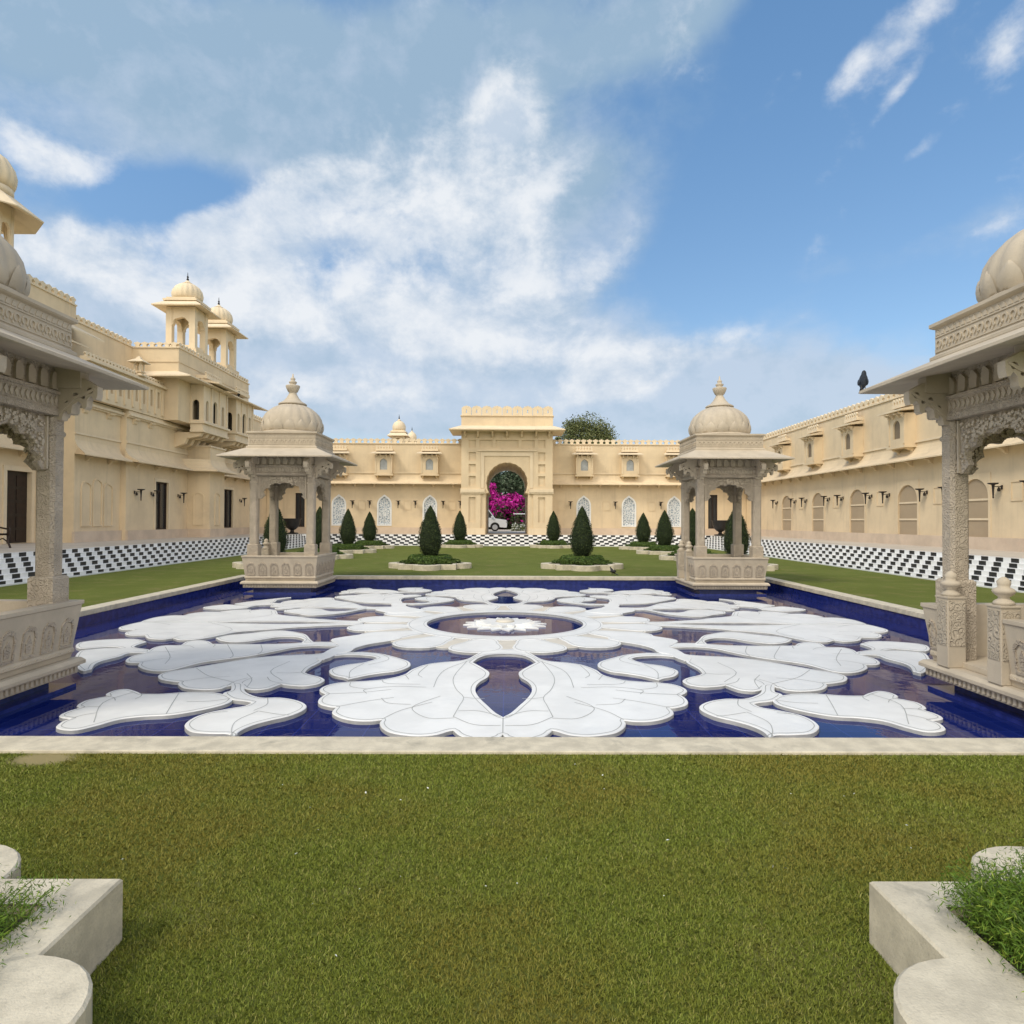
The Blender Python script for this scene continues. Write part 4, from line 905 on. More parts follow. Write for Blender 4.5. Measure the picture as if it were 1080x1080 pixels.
# ---- left palace
def rooftop_chhatri(parent, cx, cy, z, half=.72, ez=1.95, eh=1.22, seg=96, name='rooftop_pavilion'):
    """open domed pavilion: four pillars with cusped arches, eave, ribbed dome"""
    b = MB(); b.square([(half + .12, z - .6), (half + .12, z + .10)], cx, cy)
    o = b.build(name, M['plaster'], parent)
    pw = half * .20
    for sx in (-1, 1):
        for sy in (-1, 1):
            c = MB(); c.square([(pw, z + .1), (pw, z + ez)], cx + sx * (half - pw), cy + sy * (half - pw)); c.build('pillar', M['trim'], o)
    hw = half - 2 * pw
    for k in range(4):
        n, u = SIDES[k]; fr = Fr((cx + n[0] * (half - pw), cy + n[1] * (half - pw), 0), (u[0], u[1], 0), (0, 0, 1))
        s0 = z + ez * .62
        a = MB(); a.prism([(-hw, s0 - .1)] + arch_poly(hw * .86, s0, hw * .72, 5, .12, 40) + [(hw, s0 - .1), (hw, z + ez), (-hw, z + ez)], -pw * .8, pw * .8, fr)
        a.build('arch_screen', M['trim'], o); MB().box(-hw, hw, z + .1, z + .32, -pw * .5, pw * .5, fr).build('railing', M['trim'], o)
    e = MB(); e.square([(half - .02, z + ez - .06), (half + .04, z + ez), (half + .04, z + ez + .06), (eh, z + ez + .10 - .12), (eh, z + ez + .03), (half + .1, z + ez + .30), (half - .1, z + ez + .30)], cx, cy)
    e = MB(); e.square([(half + .02, z + ez + .03), (eh, z + ez - .05), (eh, z + ez + .0), (half + .02, z + ez + .30)], cx, cy); e.build('eave', M['trim'], o)
    p = MB(); q = z + ez + .305; p.square([(half + .12, q), (half + .12, q + .10), (half, q + .12), (half, q + .20)], cx, cy); p.build('attic', M['trim'], o)
    q += .205; r = half * .96; d = MB()
    d.lathe([(r * .95, q), (r * 1.03, q + .16), (r * 1.06, q + .32), (r * 1.0, q + .50), (r * .82, q + .70), (r * .55, q + .84), (r * .28, q + .90)], seg, cx, cy, rib=lambda a, z_: 1 + .05 * (abs(math.sin(9 * a)) - .6)); d.build('dome', M['trim'], o)
    f = MB(); f.lathe([(r * .30, q + .89), (r * .36, q + .92), (r * .2, q + .98), (r * .12, q + 1.06), (r * .05, q + 1.08)], 16, cx, cy); f.build('lotus_cap', M['trim'], o)
    g = MB(); g.lathe([(.03, q + 1.07), (.07, q + 1.14), (.03, q + 1.20), (.055, q + 1.27), (.02, q + 1.33), (.012, q + 1.5)], 10, cx, cy); g.build('finial', M['bronze'], o)
    return o
def big_chhatri(parent, cx, cy, z):
    """eight sided roof pavilion with a steep eave and round dome"""
    def oct_(r, zz): return [(cx + r * math.cos(R(22.5 + 45 * i)), cy + r * math.sin(R(22.5 + 45 * i)), zz) for i in range(8)]
    b = MB(); b.loft([oct_(1.0, z - 1.0), oct_(1.0, z + .05)]); o = b.build('rooftop_pavilion', M['plaster'], parent)
    for i in range(8):
        a0, a1 = R(22.5 + 45 * i), R(67.5 + 45 * i); r = .80
        p0, p1 = Vector((cx + r * math.cos(a0), cy + r * math.sin(a0), 0)), Vector((cx + r * math.cos(a1), cy + r * math.sin(a1), 0))
        MB().lathe([(.09, z + .052), (.09, z + 2.2)], 8, p0.x, p0.y, sm=False).build('pillar', M['trim'], o)
        L = (p1 - p0).length; fr = Fr((p0 + p1) / 2, (p1 - p0) / L, (0, 0, 1)); hw = L / 2 - .085
        MB().prism([(-hw, z + 1.25)] + arch_poly(hw * .86, z + 1.4, hw * .8, 5, .12, 40) + [(hw, z + 1.25), (hw, z + 2.2), (-hw, z + 2.2)], -.05, .05, fr).build('arch_screen', M['trim'], o)
    e = MB(); e.loft([oct_(.78, z + 2.28), oct_(1.78, z + 1.85), oct_(1.80, z + 1.89), oct_(.90, z + 2.58), oct_(.70, z + 2.58)]); e.build('eave', M['trim'], o)
    d = MB(); d.lathe([(.86, z + 2.585), (.86, z + 2.85), (.80, z + 2.88)], 40, cx, cy); d.build('attic', M['trim'], o)
    d = MB(); d.lathe([(.84, z + 2.885), (.93, z + 3.1), (.95, z + 3.3), (.88, z + 3.6), (.70, z + 3.9), (.42, z + 4.1), (.22, z + 4.2)], 96, cx, cy, rib=lambda a, zz: 1 + .05 * (abs(math.sin(9 * a)) - .6)); d.build('dome', M['trim'], o)
    MB().lathe([(.25, z + 4.18), (.3, z + 4.24), (.12, z + 4.36), (.05, z + 4.5), (.09, z + 4.6), (.03, z + 4.7), (.015, z + 5.0)], 14, cx, cy).build('finial', M['bronze'], o)
def left_palace():
    t = thing('palace', 'cream palace block on the left with stacked storeys, bay windows and rooftop domes', 'palace', (-SXW, 28, 0))
    F = lambda L: Fr((-L, 0, 0), (0, 1, 0), (0, 0, 1), (1, 0, 0))          # u = y, faces the court
    fr = F(SXW); frp = F(16.65); frr = F(17.9)
    # lower storeys
    W = MB()
    W.prism(rect(29.3, FY + .3, 0, 6.3), -.35, 0, fr, [rect(31.75, 32.95, SILL, 3.35), rect(39.3, 40.7, SILL, 3.35)])
    W.box(29.3, FY + .3, 0, 6.29, -9, -.352, fr)
    W.box(26.2, 29.298, 0, 6.3, -9, 0, frp)
    W.prism(rect(-2, 26.198, 0, 6.3), -.4, 0, frr, [rect(24.35, 25.62, TZ + .02, 3.33), rect(17.0, 18.2, TZ + .02, 3.55), rect(21.6, 22.3, TZ + .02, 3.55), rect(8, 9.4, TZ + .02, 3.55)])
    W.box(-2, 26.198, 0, 6.29, -8, -.8, frr)
    # bay that carries the first upper bay window
    BX, B0, B1 = 15.25, 34.9, 36.7
    W.box(B0, B1, 0, 5.30, .003, SXW - BX, fr)
    W.build('wall', M['plaster'], t)
    P = MB(); P.box(29.3, B0 - .12, TZ - .05, SILL, .002, .10, fr); P.box(B1 + .12, FY - .12, TZ - .05, SILL, .002, .10, fr); P.box(26.1, 29.298, TZ - .05, SILL, .002, .10, frp)
    P.box(B0 - .118, B1 + .118, TZ - .05, SILL, .004, SXW - BX + .1, fr)
    P.build('plinth', M['plinth'], t)
    dark_window(fr, 31.75, 32.95, SILL, 3.35, t); dark_window(fr, 39.3, 40.7, SILL, 3.35, t)
    for (a, b_) in ((31.75, 32.95), (39.3, 40.7)):
        MB().prism(rect(a - .12, b_ + .12, SILL + .003, 3.5), .002, .03, fr, [rect(a - .002, b_ + .002, SILL + .003, 3.352)]).build('window_surround', M['trim'], t)
    for (a, b_, tp_) in ((24.35, 25.62, 3.33), (17.0, 18.2, 3.55), (21.6, 22.3, 3.55), (8, 9.4, 3.55)):
        d = MB(); d.box(a, b_, TZ + .02, tp_, -.22, -.14, frr); do = d.build('door', M['door'], t)
        k = MB(); h = (b_ - a) / 2
        for i in range(2):
            for j in range(5): k.prism(rect(a + i * h + .07, a + (i + 1) * h - .07, TZ + .1 + j * .5, TZ + .5 + j * .5), -.139, -.12, frr)
        k.build('door_panel', M['wood'], do)
        MB().prism(rect(a - .16, b_ + .16, TZ + .01, tp_ + .18), .002, .05, frr, [rect(a - .002, b_ + .002, TZ + .01, tp_ + .002)]).build('door_surround', M['trim'], t)
    for y in (26.95, 27.68, 28.42): niche(frp, y, t, .27, 1.35, 2.78 if y != 27.68 else 2.92, .24)
    niche(F(BX), 35.8, t, .26, 1.35, 2.7, .24)
    fb = Fr((-SXW, B0, 0), (1, 0, 0), (0, 0, 1), (0, -1, 0)); niche(fb, .58, t, .22, 1.35, 2.7, .22)
    lower_eave(fr, 29.2, B0 - .6, t); lower_eave(frp, 26.2, 29.19, t, ends=(.3, 0)); lower_eave(frr, -2, 25.7, t)
    # eave swells round the bay
    e = MB()
    path = [(-SXW, B0 - .58), (-BX, B0), (-BX, B1), (-SXW, B1 + .58)]
    A = [(-SXW + .01, B0 - .6), (-BX + .003, B0 - .003), (-BX + .003, B1 + .003), (-SXW + .01, B1 + .6)]
    O = [(-SXW + .6, B0 - .62), (-BX + .55, B0 - .40), (-BX + .55, B1 + .40), (-SXW + .6, B1 + .62)]
    rings = [[(a[0] + (o[0] - a[0]) * w / .6, a[1] + (o[1] - a[1]) * w / .6, z) for w, z in eave_prof(4.5, 4.1, .6)] for a, o in zip(A, O)]
    e.loft(rings); e.build('eave', M['plaster'], t)
    lower_eave(fr, B1 + .62, FY - .2, t)
    for f_, a, b_ in ((fr, 29.3, B0 - .02), (frp, 26.2, 29.29), (frr, -2, 26.15), (fr, B1 + .02, FY - .12)):
        string(f_, a, b_, 4.88, t, .045, .07)
        c = MB(); c.box(a, b_, 6.0, 6.06, .002, .10, f_); c.box(a, b_, 6.062, 6.16, .002, .18, f_); c.box(a, b_, 6.162, 6.29, .002, .09, f_); c.build('cornice', M['trim'], t)
    put_brackets(fr, (29.9, 31.2, 33.9), 5.99, t, M['plaster'], .2, .25, .3)
    put_brackets(frp, (26.8, 28.4), 5.99, t, M['plaster'], .2, .25, .3)
    # pierced screen storey and its parapet
    SL = 16.25; fs = F(SL)
    hs = [rect(y - .09, y + .09, 6.75, 7.5) for y in [26.7 + .62 * i for i in range(11)]]
    S = MB(); S.prism(rect(26.2, 33.38, 6.302, 7.72), -.25, 0, fs, hs); S.box(26.2, 33.38, 6.302, 7.70, -1.55, -.60, fs)
    for y in [26.38 + .62 * i for i in range(12)]: S.box(y - .07, y + .07, 6.45, 7.6, .002, .06, fs)
    S.build('screen_wall', M['plaster'], t)
    back = MB(); back.box(26.25, 33.3, 6.32, 7.68, -.58, -.40, fs); back.build('screen_backing', M['dark'], t)
    c = MB(); c.box(26.2, 33.38, 7.722, 7.80, -.25, .16, fs); c.box(26.2, 33.38, 7.802, 7.90, -.25, .05, fs); merlons(c, F(SL + .08), 26.2, 33.38, 7.90, .2, .24, .08)
    c.box(26.2, 33.38, 7.70, 7.72, -1.55, -.252, fs); c.build('parapet', M['trim'], t)
    # recessed part: the same storey further back
    hs = [rect(y - .09, y + .09, 6.75, 7.5) for y in [-1 + .62 * i for i in range(43)]]
    # setback main wall, two heights
    U = MB(); U.box(-2, 28.0, 6.302, 10.35, -6, 0, F(17.8)); U.box(28.002, 32.2, 6.302, 9.72, -6, 0, F(17.8))
    U.box(32.202, 40.9, 6.302, 9.72, -8, 0, F(15.6))
    U.build('upper_wall', M['plaster'], t)
    q = MB(); merlons(q, F(17.86), -2, 28.0, 10.41, .3, .36); q.box(-2, 28.0, 10.352, 10.41, -.3, .05, F(17.8))
    merlons(q, F(17.86), 28.0, 32.2, 9.78, .28, .34); q.box(28.003, 32.2, 9.722, 9.78, -.3, .05, F(17.8))
    merlons(q, F(15.66), 32.2, 40.9, 9.78, .24, .34); q.box(32.15, 40.95, 9.722, 9.78, -.3, .05, F(15.6))
    ff = Fr((0, 32.2, 0), (1, 0, 0), (0, 0, 1), (0, -1, 0)); merlons(q, Fr((0, 32.26, 0), (1, 0, 0), (0, 0, 1), (0, -1, 0)), -17.75, -15.65, 9.78, .24, .34); q.box(-17.75, -15.905, 9.722, 9.776, .002, .05, ff)
    q.build('parapet', M['trim'], t)
    s = MB(); s.box(-17.75, -15.62, 9.05, 9.10, .002, .03, ff); s.box(32.25, 40.85, 9.05, 9.10, .002, .03, F(15.6)); s.build('string_course', M['plaster'], t)
    # a small eave on the setback wall near the left edge
    e = MB(); chajja(e, F(17.8), 20.0, 27.7, 9.55, 9.0, 1.0, .003, ends=.6); chajja(e, F(17.8), 20.0, 27.2, 8.95, 8.55, .85, .003, ends=.5); e.build('eave', M['trim'], t)
    # big eave under the block, wrapping the corner
    e = MB(); a = 15.6; z1, z0 = 8.62, 8.28
    e.loft([[(-17.8, 32.202, z1), (-17.8, 31.5, z0), (-17.8, 31.5, z0 - .06), (-17.8, 32.202, z0)],
            [(-a + .0, 32.202 - .0, z1), (-a + .95, 31.35, z0), (-a + .95, 31.35, z0 - .06), (-a + .0, 32.202 - .0, z0)],
            [(-a, 40.9, z1), (-a + .95, 41.6, z0), (-a + .95, 41.6, z0 - .06), (-a, 40.9, z0)]])
    e.build('eave', M['trim'], t)
    # upper bay windows
    for (y0, y1, px) in ((33.45, 36.35, 15.0), (37.45, 40.0, 15.0)):
        f = F(px); d = 15.6 - px; v0, v1 = 6.42, 8.25; yc = (y0 + y1) / 2; w = (y1 - y0)
        h = MB(); h.prism(rect(y0, y1, v0, v1), -.12, 0, f, [archhole(yc + o, hwid, v0 + .08, 7.35, hwid * 1.1) for o, hwid in ((-w * .32, .15), (0, .24), (w * .32, .15))])
        fl = Fr((-15.598, y0, 0), (1, 0, 0), (0, 0, 1), (0, -1, 0)); h.prism(rect(0, d - .122, v0, v1), -.12, 0, fl, [archhole(.25, .17, v0 + .08, 7.3, .2)])
        fr_ = Fr((-15.598, y1, 0), (1, 0, 0), (0, 0, 1), (0, -1, 0)); h.prism(rect(0, d - .122, v0, v1), 0, .12, fr_)
        for u in (y0 + .06, y0 + w * .335, y0 + w * .665, y1 - .06): h.box(u - .06, u + .06, v0 + .02, v1 - .02, .002, .05, f)
        for u in (y0 + w * .335, y0 + w * .665): h.box(u - .04, u + .04, v0, v1, -.12, 0.001, f)
        ob = h.build('bay_window', M['trim'], t)
        MB().box(y0 + .121, y1 - .121, v0 + .02, v1 - .02, -.34, -.20, f).build('pane', M['dark'], ob)
        k = MB(); k.box(y0 - .1, y1 + .1, v0 - .10, v0 - .002, -d + .003, .14, f); k.box(y0 - .02, y1 + .02, v0 - .42, v0 - .102, -d + .003, .02, f); k.box(y0 - .06, y1 + .06, v0 - .52, v0 - .422, -d + .003, .08, f)
        k.build('sill', M['trim'], ob)
        fbk = F(15.6)
        n = 5
        for i in range(n):
            u = y0 + .2 + i * (w - .4) / (n - 1)
            c2 = MB(); brackets(c2, Fr((-SXW + .002, 0, 0), (0, 1, 0), (0, 0, 1), (1, 0, 0)), (u,), v0 - .53, SXW - px - .05, .75, .26); c2.build('corbel', M['plaster'], ob)
        cr = MB(); cr.box(yc - .9, yc + .9, 8.66, 8.84, .003, .55, fbk); merlons(cr, F(15.12), yc - .9, yc + .9, 8.84, .2, .2, .08); cr.build('cresting', M['trim'], ob)
        if y0 < 35:
            e2 = MB(); chajja(e2, fbk, yc - 1.0, yc + 1.0, 8.64, 8.36, 1.35, .3, ends=.35); e2.build('eave', M['trim'], ob)
    # scalloped cap of the lower bay
    sc_ = MB(); sc_.box(B0 - .06, B1 + .06, 5.302, 5.38, -(SXW - BX) + .42, .06, F(BX)); sc_.build('bay_cap', M['trim'], t)
    # end wall beyond the block
    ew = MB(); ew.box(40.902, FY + .3, 6.302, 7.9, -8, 0, F(16.0)); ew.build('upper_wall', M['plaster'], t)
    ep = MB(); ep.box(40.902, FY, 7.902, 7.96, -.3, .05, F(16.0)); merlons(ep, F(16.06), 40.95, FY, 7.96, .3, .36); ep.build('parapet', M['trim'], t)
    rooftop_chhatri(t, -16.63, 35.2, 10.15, .74, 2.25, 1.24)
    rooftop_chhatri(t, -16.63, 39.0, 10.15, .74, 2.2, 1.24)
    big_chhatri(t, -18.55, 24.0, 10.5)
    # little stone lantern on the screen parapet
    L = MB(); lx, ly = -16.30, 30.05
    L.square([(.26, 7.91), (.26, 7.97), (.13, 8.02), (.13, 8.06), (.20, 8.08), (.20, 8.11)], lx, ly)
    for a_ in (-1, 1):
        for b2 in (-1, 1): L.box(lx + a_ * .13 - .03, lx + a_ * .13 + .03, ly + b2 * .13 - .03, ly + b2 * .13 + .03, 8.112, 8.55)
    L.square([(.17, 8.552), (.34, 8.50), (.34, 8.53), (.17, 8.64), (.10, 8.68), (.08, 8.74), (.02, 8.80)], lx, ly)
    L.build('stone_lantern', M['trim'], t)
    return fr, F
fr_far = far_wing(); gatehouse(); fr_right, arch_ys = right_wing(); fr_left, FL = left_palace()

# ---- distant rooftop pavilions beyond the far wing
def far_pavilion(x, y, z, label, s):
    t = thing('rooftop_pavilion', label, 'pavilion', (x, y, 0), 'rooftop pavilions beyond the far wing')
    b = MB(); b.box(x - 2.2, x + 2.2, y - 1.6, y + 2.5, 0, z - .55); b.build('tower', M['plaster'], t)
    rooftop_chhatri(t, x, y, z, .74 * s, 1.5 * s, 1.16 * s, 64, 'domed_top')
far_pavilion(-9.9, 62, 8.05, 'small domed rooftop pavilion rising behind the far wing left of the gatehouse', .80)
far_pavilion(-10.55, 75, 8.9, 'tiny dome mostly hidden to the right of the rooftop pavilion behind the far wing', .68)

# ---- wall lanterns
def lantern():
    """a torch shaped sconce: wide dish on a tapering stem, held off the wall, with a small round lamp behind it"""
    t = thing('wall_lantern', 'x', 'wall lantern', (0, 0, 0), 'black torch shaped wall lanterns')
    f = Fr((0, 0, 0), (1, 0, 0), (0, 0, 1), (0, -1, 0)); o = .30
    b = MB(); b.box(-.035, .035, -.20, -.06, .0, .025, f); b.box(-.015, .015, -.12, -.095, .025, o, f)
    b.build('bracket', M['iron'], t)
    l = MB(); c = f(0, 0, o); l.lathe([(.012, -.50), (.028, -.47), (.022, -.44), (.034, -.20), (.045, -.07), (.06, -.045), (.13, -.03), (.165, .0), (.16, .015), (.14, .015), (.05, -.01)], 14, c[0], c[1]); l.build('torch', M['iron'], t)
    k = MB(); c = f(0, -.20, .11); k.lathe([(.02, c[2] - .07), (.05, c[2] - .055), (.048, c[2] + .02), (.015, c[2] + .075)], 12, c[0], c[1]); k.build('lamp', M['iron'], t)
    return t
lan = lantern(); lan_used = [False]
def put_lantern(x, y, rz, label, z=2.90):
    if not lan_used[0]: lan_used[0] = True; lan.location = (x, y, z); lan.rotation_euler = (0, 0, rz); lan['label'] = label; return
    copy_thing(lan, (x, y, z), label, rz)
ORD = ['first', 'second', 'third', 'fourth', 'fifth', 'sixth', 'seventh', 'eighth', 'ninth', 'tenth']
for i, y in enumerate(arch_ys[:6]):
    put_lantern(SXW - .003, y - 1.3, R(-90), 'black torch lantern on right wing, near side of blind arch %s from far corner' % ORD[i])
    put_lantern(SXW - .003, y + 1.3, R(-90), 'black torch lantern on right wing, far side of blind arch %s from far corner' % ORD[i])
for s in (-1, 1):
    for k, x in enumerate((3.75, 6.8, 9.9)):
        if s < 0:
            put_lantern(s * x + .58, FY - .003, 0, 'black torch lantern right of the %s square panel left of the gatehouse' % ORD[k])
            put_lantern(s * x - .58, FY - .003, 0, 'black torch lantern left of the %s square panel left of the gatehouse' % ORD[k])
        else: put_lantern(s * x + .58, FY - .003, 0, 'black torch lantern beside the %s square panel right of the gatehouse' % ORD[k])
for y, lb in ((29.95, 'black torch lantern on left palace, nearest the three blind niches'), (31.35, 'black torch lantern on left palace, just left of the tall dark window'),
              (33.9, 'black torch lantern on left palace, just right of the tall dark window'), (41.7, 'black torch lantern on left palace, right of the farther dark window')):
    put_lantern(-SXW + .003, y, R(90), lb)
# ------------------------------------------------------------------ planting
def leaf_mesh(name, P, D, size, m, parent=None, aspect=.55, jit=.35, seed=1, fold=.15):
    """many small leaf faces: P centres, D outward directions"""
    rg = np.random.default_rng(seed); n = len(P); P = np.asarray(P, float); D = np.asarray(D, float)
    D = D / (np.linalg.norm(D, axis=1, keepdims=True) + 1e-9)
    t = rg.normal(size=(n, 3)); nrm = D + rg.normal(size=(n, 3)) * jit; nrm /= np.linalg.norm(nrm, axis=1, keepdims=True)
    a = np.cross(nrm, t); a /= np.linalg.norm(a, axis=1, keepdims=True) + 1e-9; b = np.cross(nrm, a)
    s = size * rg.uniform(.6, 1.35, (n, 1)) if np.isscalar(size) else np.asarray(size).reshape(-1, 1)
    A, B = a * s, b * s * aspect
    V = np.stack([P - A, P - B * .9 + nrm * s * fold, P + A, P + B * .9 + nrm * s * fold], 1).reshape(-1, 3)
    me = bpy.data.meshes.new(name); me.vertices.add(4 * n); me.vertices.foreach_set('co', V.astype(np.float32).ravel())
    me.loops.add(4 * n); me.loops.foreach_set('vertex_index', np.arange(4 * n, dtype=np.int32))
    me.polygons.add(n); me.polygons.foreach_set('loop_start', np.arange(0, 4 * n, 4, dtype=np.int32)); me.polygons.foreach_set('loop_total', np.full(n, 4, dtype=np.int32))
    me.materials.append(m); me.update(calc_edges=True)
    o = bpy.data.objects.new(name, me); COL.objects.link(o)
    if parent is not None:
        o.parent = parent
        if parent.type == 'EMPTY': o.matrix_parent_inverse = Matrix.Translation(-parent.location)
    return o
def cone_prof(v): return .415 * (math.sin(min(1, (v + .16) / .46) * math.pi / 2) ** .9 if v < .30 else (1 - ((v - .30) / .70) ** 1.45) ** .85 if v < 1 else 0)
def topiary(seed):
    t = thing('topiary', 'x', 'topiary', (0, 0, 0), 'clipped topiary cones in the beds')
    rg = random.Random(seed); H = 1.72; P, D = [], []
    for i in range(5200):
        v = rg.random() ** .95; a = rg.uniform(0, 6.283); r = cone_prof(v) * (1 + .05 * math.sin(3 * a + seed) + .05 * math.sin(7 * v * 3 + a * 2 + seed)) * (rg.uniform(.88, 1.03) if rg.random() < .93 else rg.uniform(1.03, 1.10))
        P.append((r * math.cos(a), r * math.sin(a), .06 + v * H)); D.append((math.cos(a), math.sin(a), .25 + .5 * v))
    leaf_mesh('crown', P, D, .021, M['cone_leaf'], t, seed=seed, jit=.6)
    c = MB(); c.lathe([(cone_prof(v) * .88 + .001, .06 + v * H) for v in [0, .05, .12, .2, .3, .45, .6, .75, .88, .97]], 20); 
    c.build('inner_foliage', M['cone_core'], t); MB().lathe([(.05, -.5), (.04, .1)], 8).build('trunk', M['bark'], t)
    return t
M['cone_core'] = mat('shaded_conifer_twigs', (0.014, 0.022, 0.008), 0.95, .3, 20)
def clover(h, r, rn=0.0):
    """outline of a bed: a square with a round lobe in the middle of each side"""
    out = []
    for k in range(4):
        c, s = math.cos(k * math.pi / 2), math.sin(k * math.pi / 2)
        pts = [(h, -h)] + [(h + r * math.cos(a), r * math.sin(a)) for a in [-math.pi / 2 + math.pi * i / 16 for i in range(17)]]
        out += [(c * x - s * y, s * x + c * y) for x, y in pts]
    return out
def clover_in(h, r, w): return clover(h - w, max(.02, r - w + .0) if r > w + .02 else .02)
def bed(h=.93, r=.46, kz=.17, w=.13):
    t = thing('planter_bed', 'x', 'flower bed', (0, 0, 0), 'stone edged beds round the topiary cones')
    k = MB(); k.prism(clover(h, r), -.05, kz, holes=[clover_in(h, r, w)], cham=.012); k.build('kerb', M['kerb'], t)
    s = MB(); s.prism(clover_in(h, r, w), -.04, kz - .05); s.build('soil', M['soil'], t)
    rg = random.Random(5); P, D = [], []; ins = clover_in(h, r, w + .05)
    def inside(x, y):
        c = False; j = len(ins) - 1
        for i in range(len(ins)):
            if (ins[i][1] > y) != (ins[j][1] > y) and x < (ins[j][0] - ins[i][0]) * (y - ins[i][1]) / (ins[j][1] - ins[i][1]) + ins[i][0]: c = not c
            j = i
        return c
    while len(P) < 4200:
        x, y = rg.uniform(-h - r, h + r), rg.uniform(-h - r, h + r)
        if not inside(x, y): continue
        q = .22 + .16 * max(0, 1 - math.hypot(x, y) / (h * 1.05)) + .05 * math.sin(9 * x) * math.sin(8 * y + 1)
        P.append((x, y, q * rg.uniform(.7, 1.08))); D.append((rg.gauss(0, .4), rg.gauss(0, .4), 1))
    b = leaf_mesh('bedding_foliage', P, D, .036, M['bed_leaf'], t, seed=3, jit=.7); b['kind'] = 'stuff'
    return t
def ring_hedge():
    t = thing('ring_hedge', 'x', 'hedge', (0, 0, 0), 'low clipped hedges round the topiary cones')
    rg = random.Random(9); P, D = [], []
    for i in range(3600):
        a = rg.uniform(0, 6.283); b_ = rg.uniform(-.4, math.pi + .4); rr = .60 + .15 * math.cos(b_); z = .27 + .16 * math.sin(b_)
        P.append((rr * math.cos(a), rr * math.sin(a), z * rg.uniform(.93, 1.04))); D.append((math.cos(b_) * math.cos(a), math.cos(b_) * math.sin(a), math.sin(b_)))
    leaf_mesh('foliage', P, D, .026, M['hedge_leaf'], t, seed=4, jit=.5)
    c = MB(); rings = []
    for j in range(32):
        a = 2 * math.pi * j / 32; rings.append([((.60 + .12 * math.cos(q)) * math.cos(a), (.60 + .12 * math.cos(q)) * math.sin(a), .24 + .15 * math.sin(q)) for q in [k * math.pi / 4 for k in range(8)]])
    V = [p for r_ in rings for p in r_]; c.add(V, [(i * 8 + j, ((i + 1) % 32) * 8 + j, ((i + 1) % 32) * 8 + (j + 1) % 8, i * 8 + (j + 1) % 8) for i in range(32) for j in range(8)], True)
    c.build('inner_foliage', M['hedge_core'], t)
    return t
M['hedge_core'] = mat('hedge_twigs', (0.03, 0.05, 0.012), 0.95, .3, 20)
tp = [topiary(1), topiary(2), topiary(5)]; bd = bed(); rh = ring_hedge()
spots = []
BD = []
rows = [(22.8, 'in the bed nearest the kiosks'), (28.2, 'in the second bed from the pool'), (33.2, 'in the third bed from the pool'), (38.4, 'in the bed nearest the far steps')]
for s in (-1, 1):
    side = 'left' if s < 0 else 'right'
    for k, (y, d) in enumerate(rows):
        spots.append((s * 7.75, y, '%s, along the %s side of the lawn' % (d, side), 1.0 if k != 3 else .96, (1.08 if s > 0 else 1.0)))
    spots.append((s * 2.55, 22.8, 'standing alone at centre, %s of the gateway axis near the pool' % side, .97, 1.0))
    spots.append((s * 2.78, 40.3, 'beside the %s pier of the gatehouse' % side, 1.02, 1.05))
for s in ('left', 'right'):
    BD += ['behind the %s kiosk, closest to it' % s, 'second of four along the %s side of the lawn' % s, 'third of four along the %s side of the lawn' % s, 'farthest of four along the %s side of the lawn' % s, 'standing alone near the pool, %s of the gateway' % s, 'at the foot of the %s gatehouse pier' % s]
for i, (x, y, d, zs, ws) in enumerate(spots):
    z0 = .36
    big = 'tall' if i % 2 else 'neat'
    lt = 'dark green topiary cone ' + BD[i]
    lb = 'stone kerbed bed ' + BD[i]
    lh = 'low ring hedge ' + BD[i]
    src = tp[i % 3]
    if i < 3: o = src; o.location = (x, y, z0); o['label'] = lt; o.scale = (ws, ws, zs)
    else: copy_thing(src, (x, y, z0), lt, rnd.uniform(0, 6), (ws, ws, zs))
    if i == 0:
        bd.location = (x, y, 0); bd['label'] = lb; rh.location = (x, y, 0); rh['label'] = lh
    else:
        copy_thing(bd, (x, y, 0), lb, (i % 4) * math.pi / 2); copy_thing(rh, (x, y, 0), lh, rnd.uniform(0, 6))

# ------------------------------------------------------------------ stone planters on the near lawn
def planter(name, cx, cy, label):
    t = thing(name, label, 'planter', (cx, cy, 0), 'lobed stone planters on the near lawn')
    h, r = .735, .285
    T = lambda p: [(cx + x, cy + y) for x, y in p]
    inn = []
    for k in range(4):
        c, s = math.cos(k * math.pi / 2), math.sin(k * math.pi / 2); hi, ri = h - .17, .13
        pts = [(hi, -hi)]
        inn += [(c * x - s * y, s * x + c * y) for x, y in pts]
    mb = MB(); mb.prism(T(clover(h, r)), -.08, .235, holes=[T(inn)], cham=.010)
    mb.build('kerb', M['kerb'], t)
    MB().prism(T(inn), -.07, .195).build('soil', M['soil'], t)
planter('stone_planter', -2.16, 1.87, 'lobed stone planter in lower left corner with thin sparse plants')
planter('stone_planter', 2.15, 1.855, 'lobed stone planter in lower right corner overflowing with feathery fern')
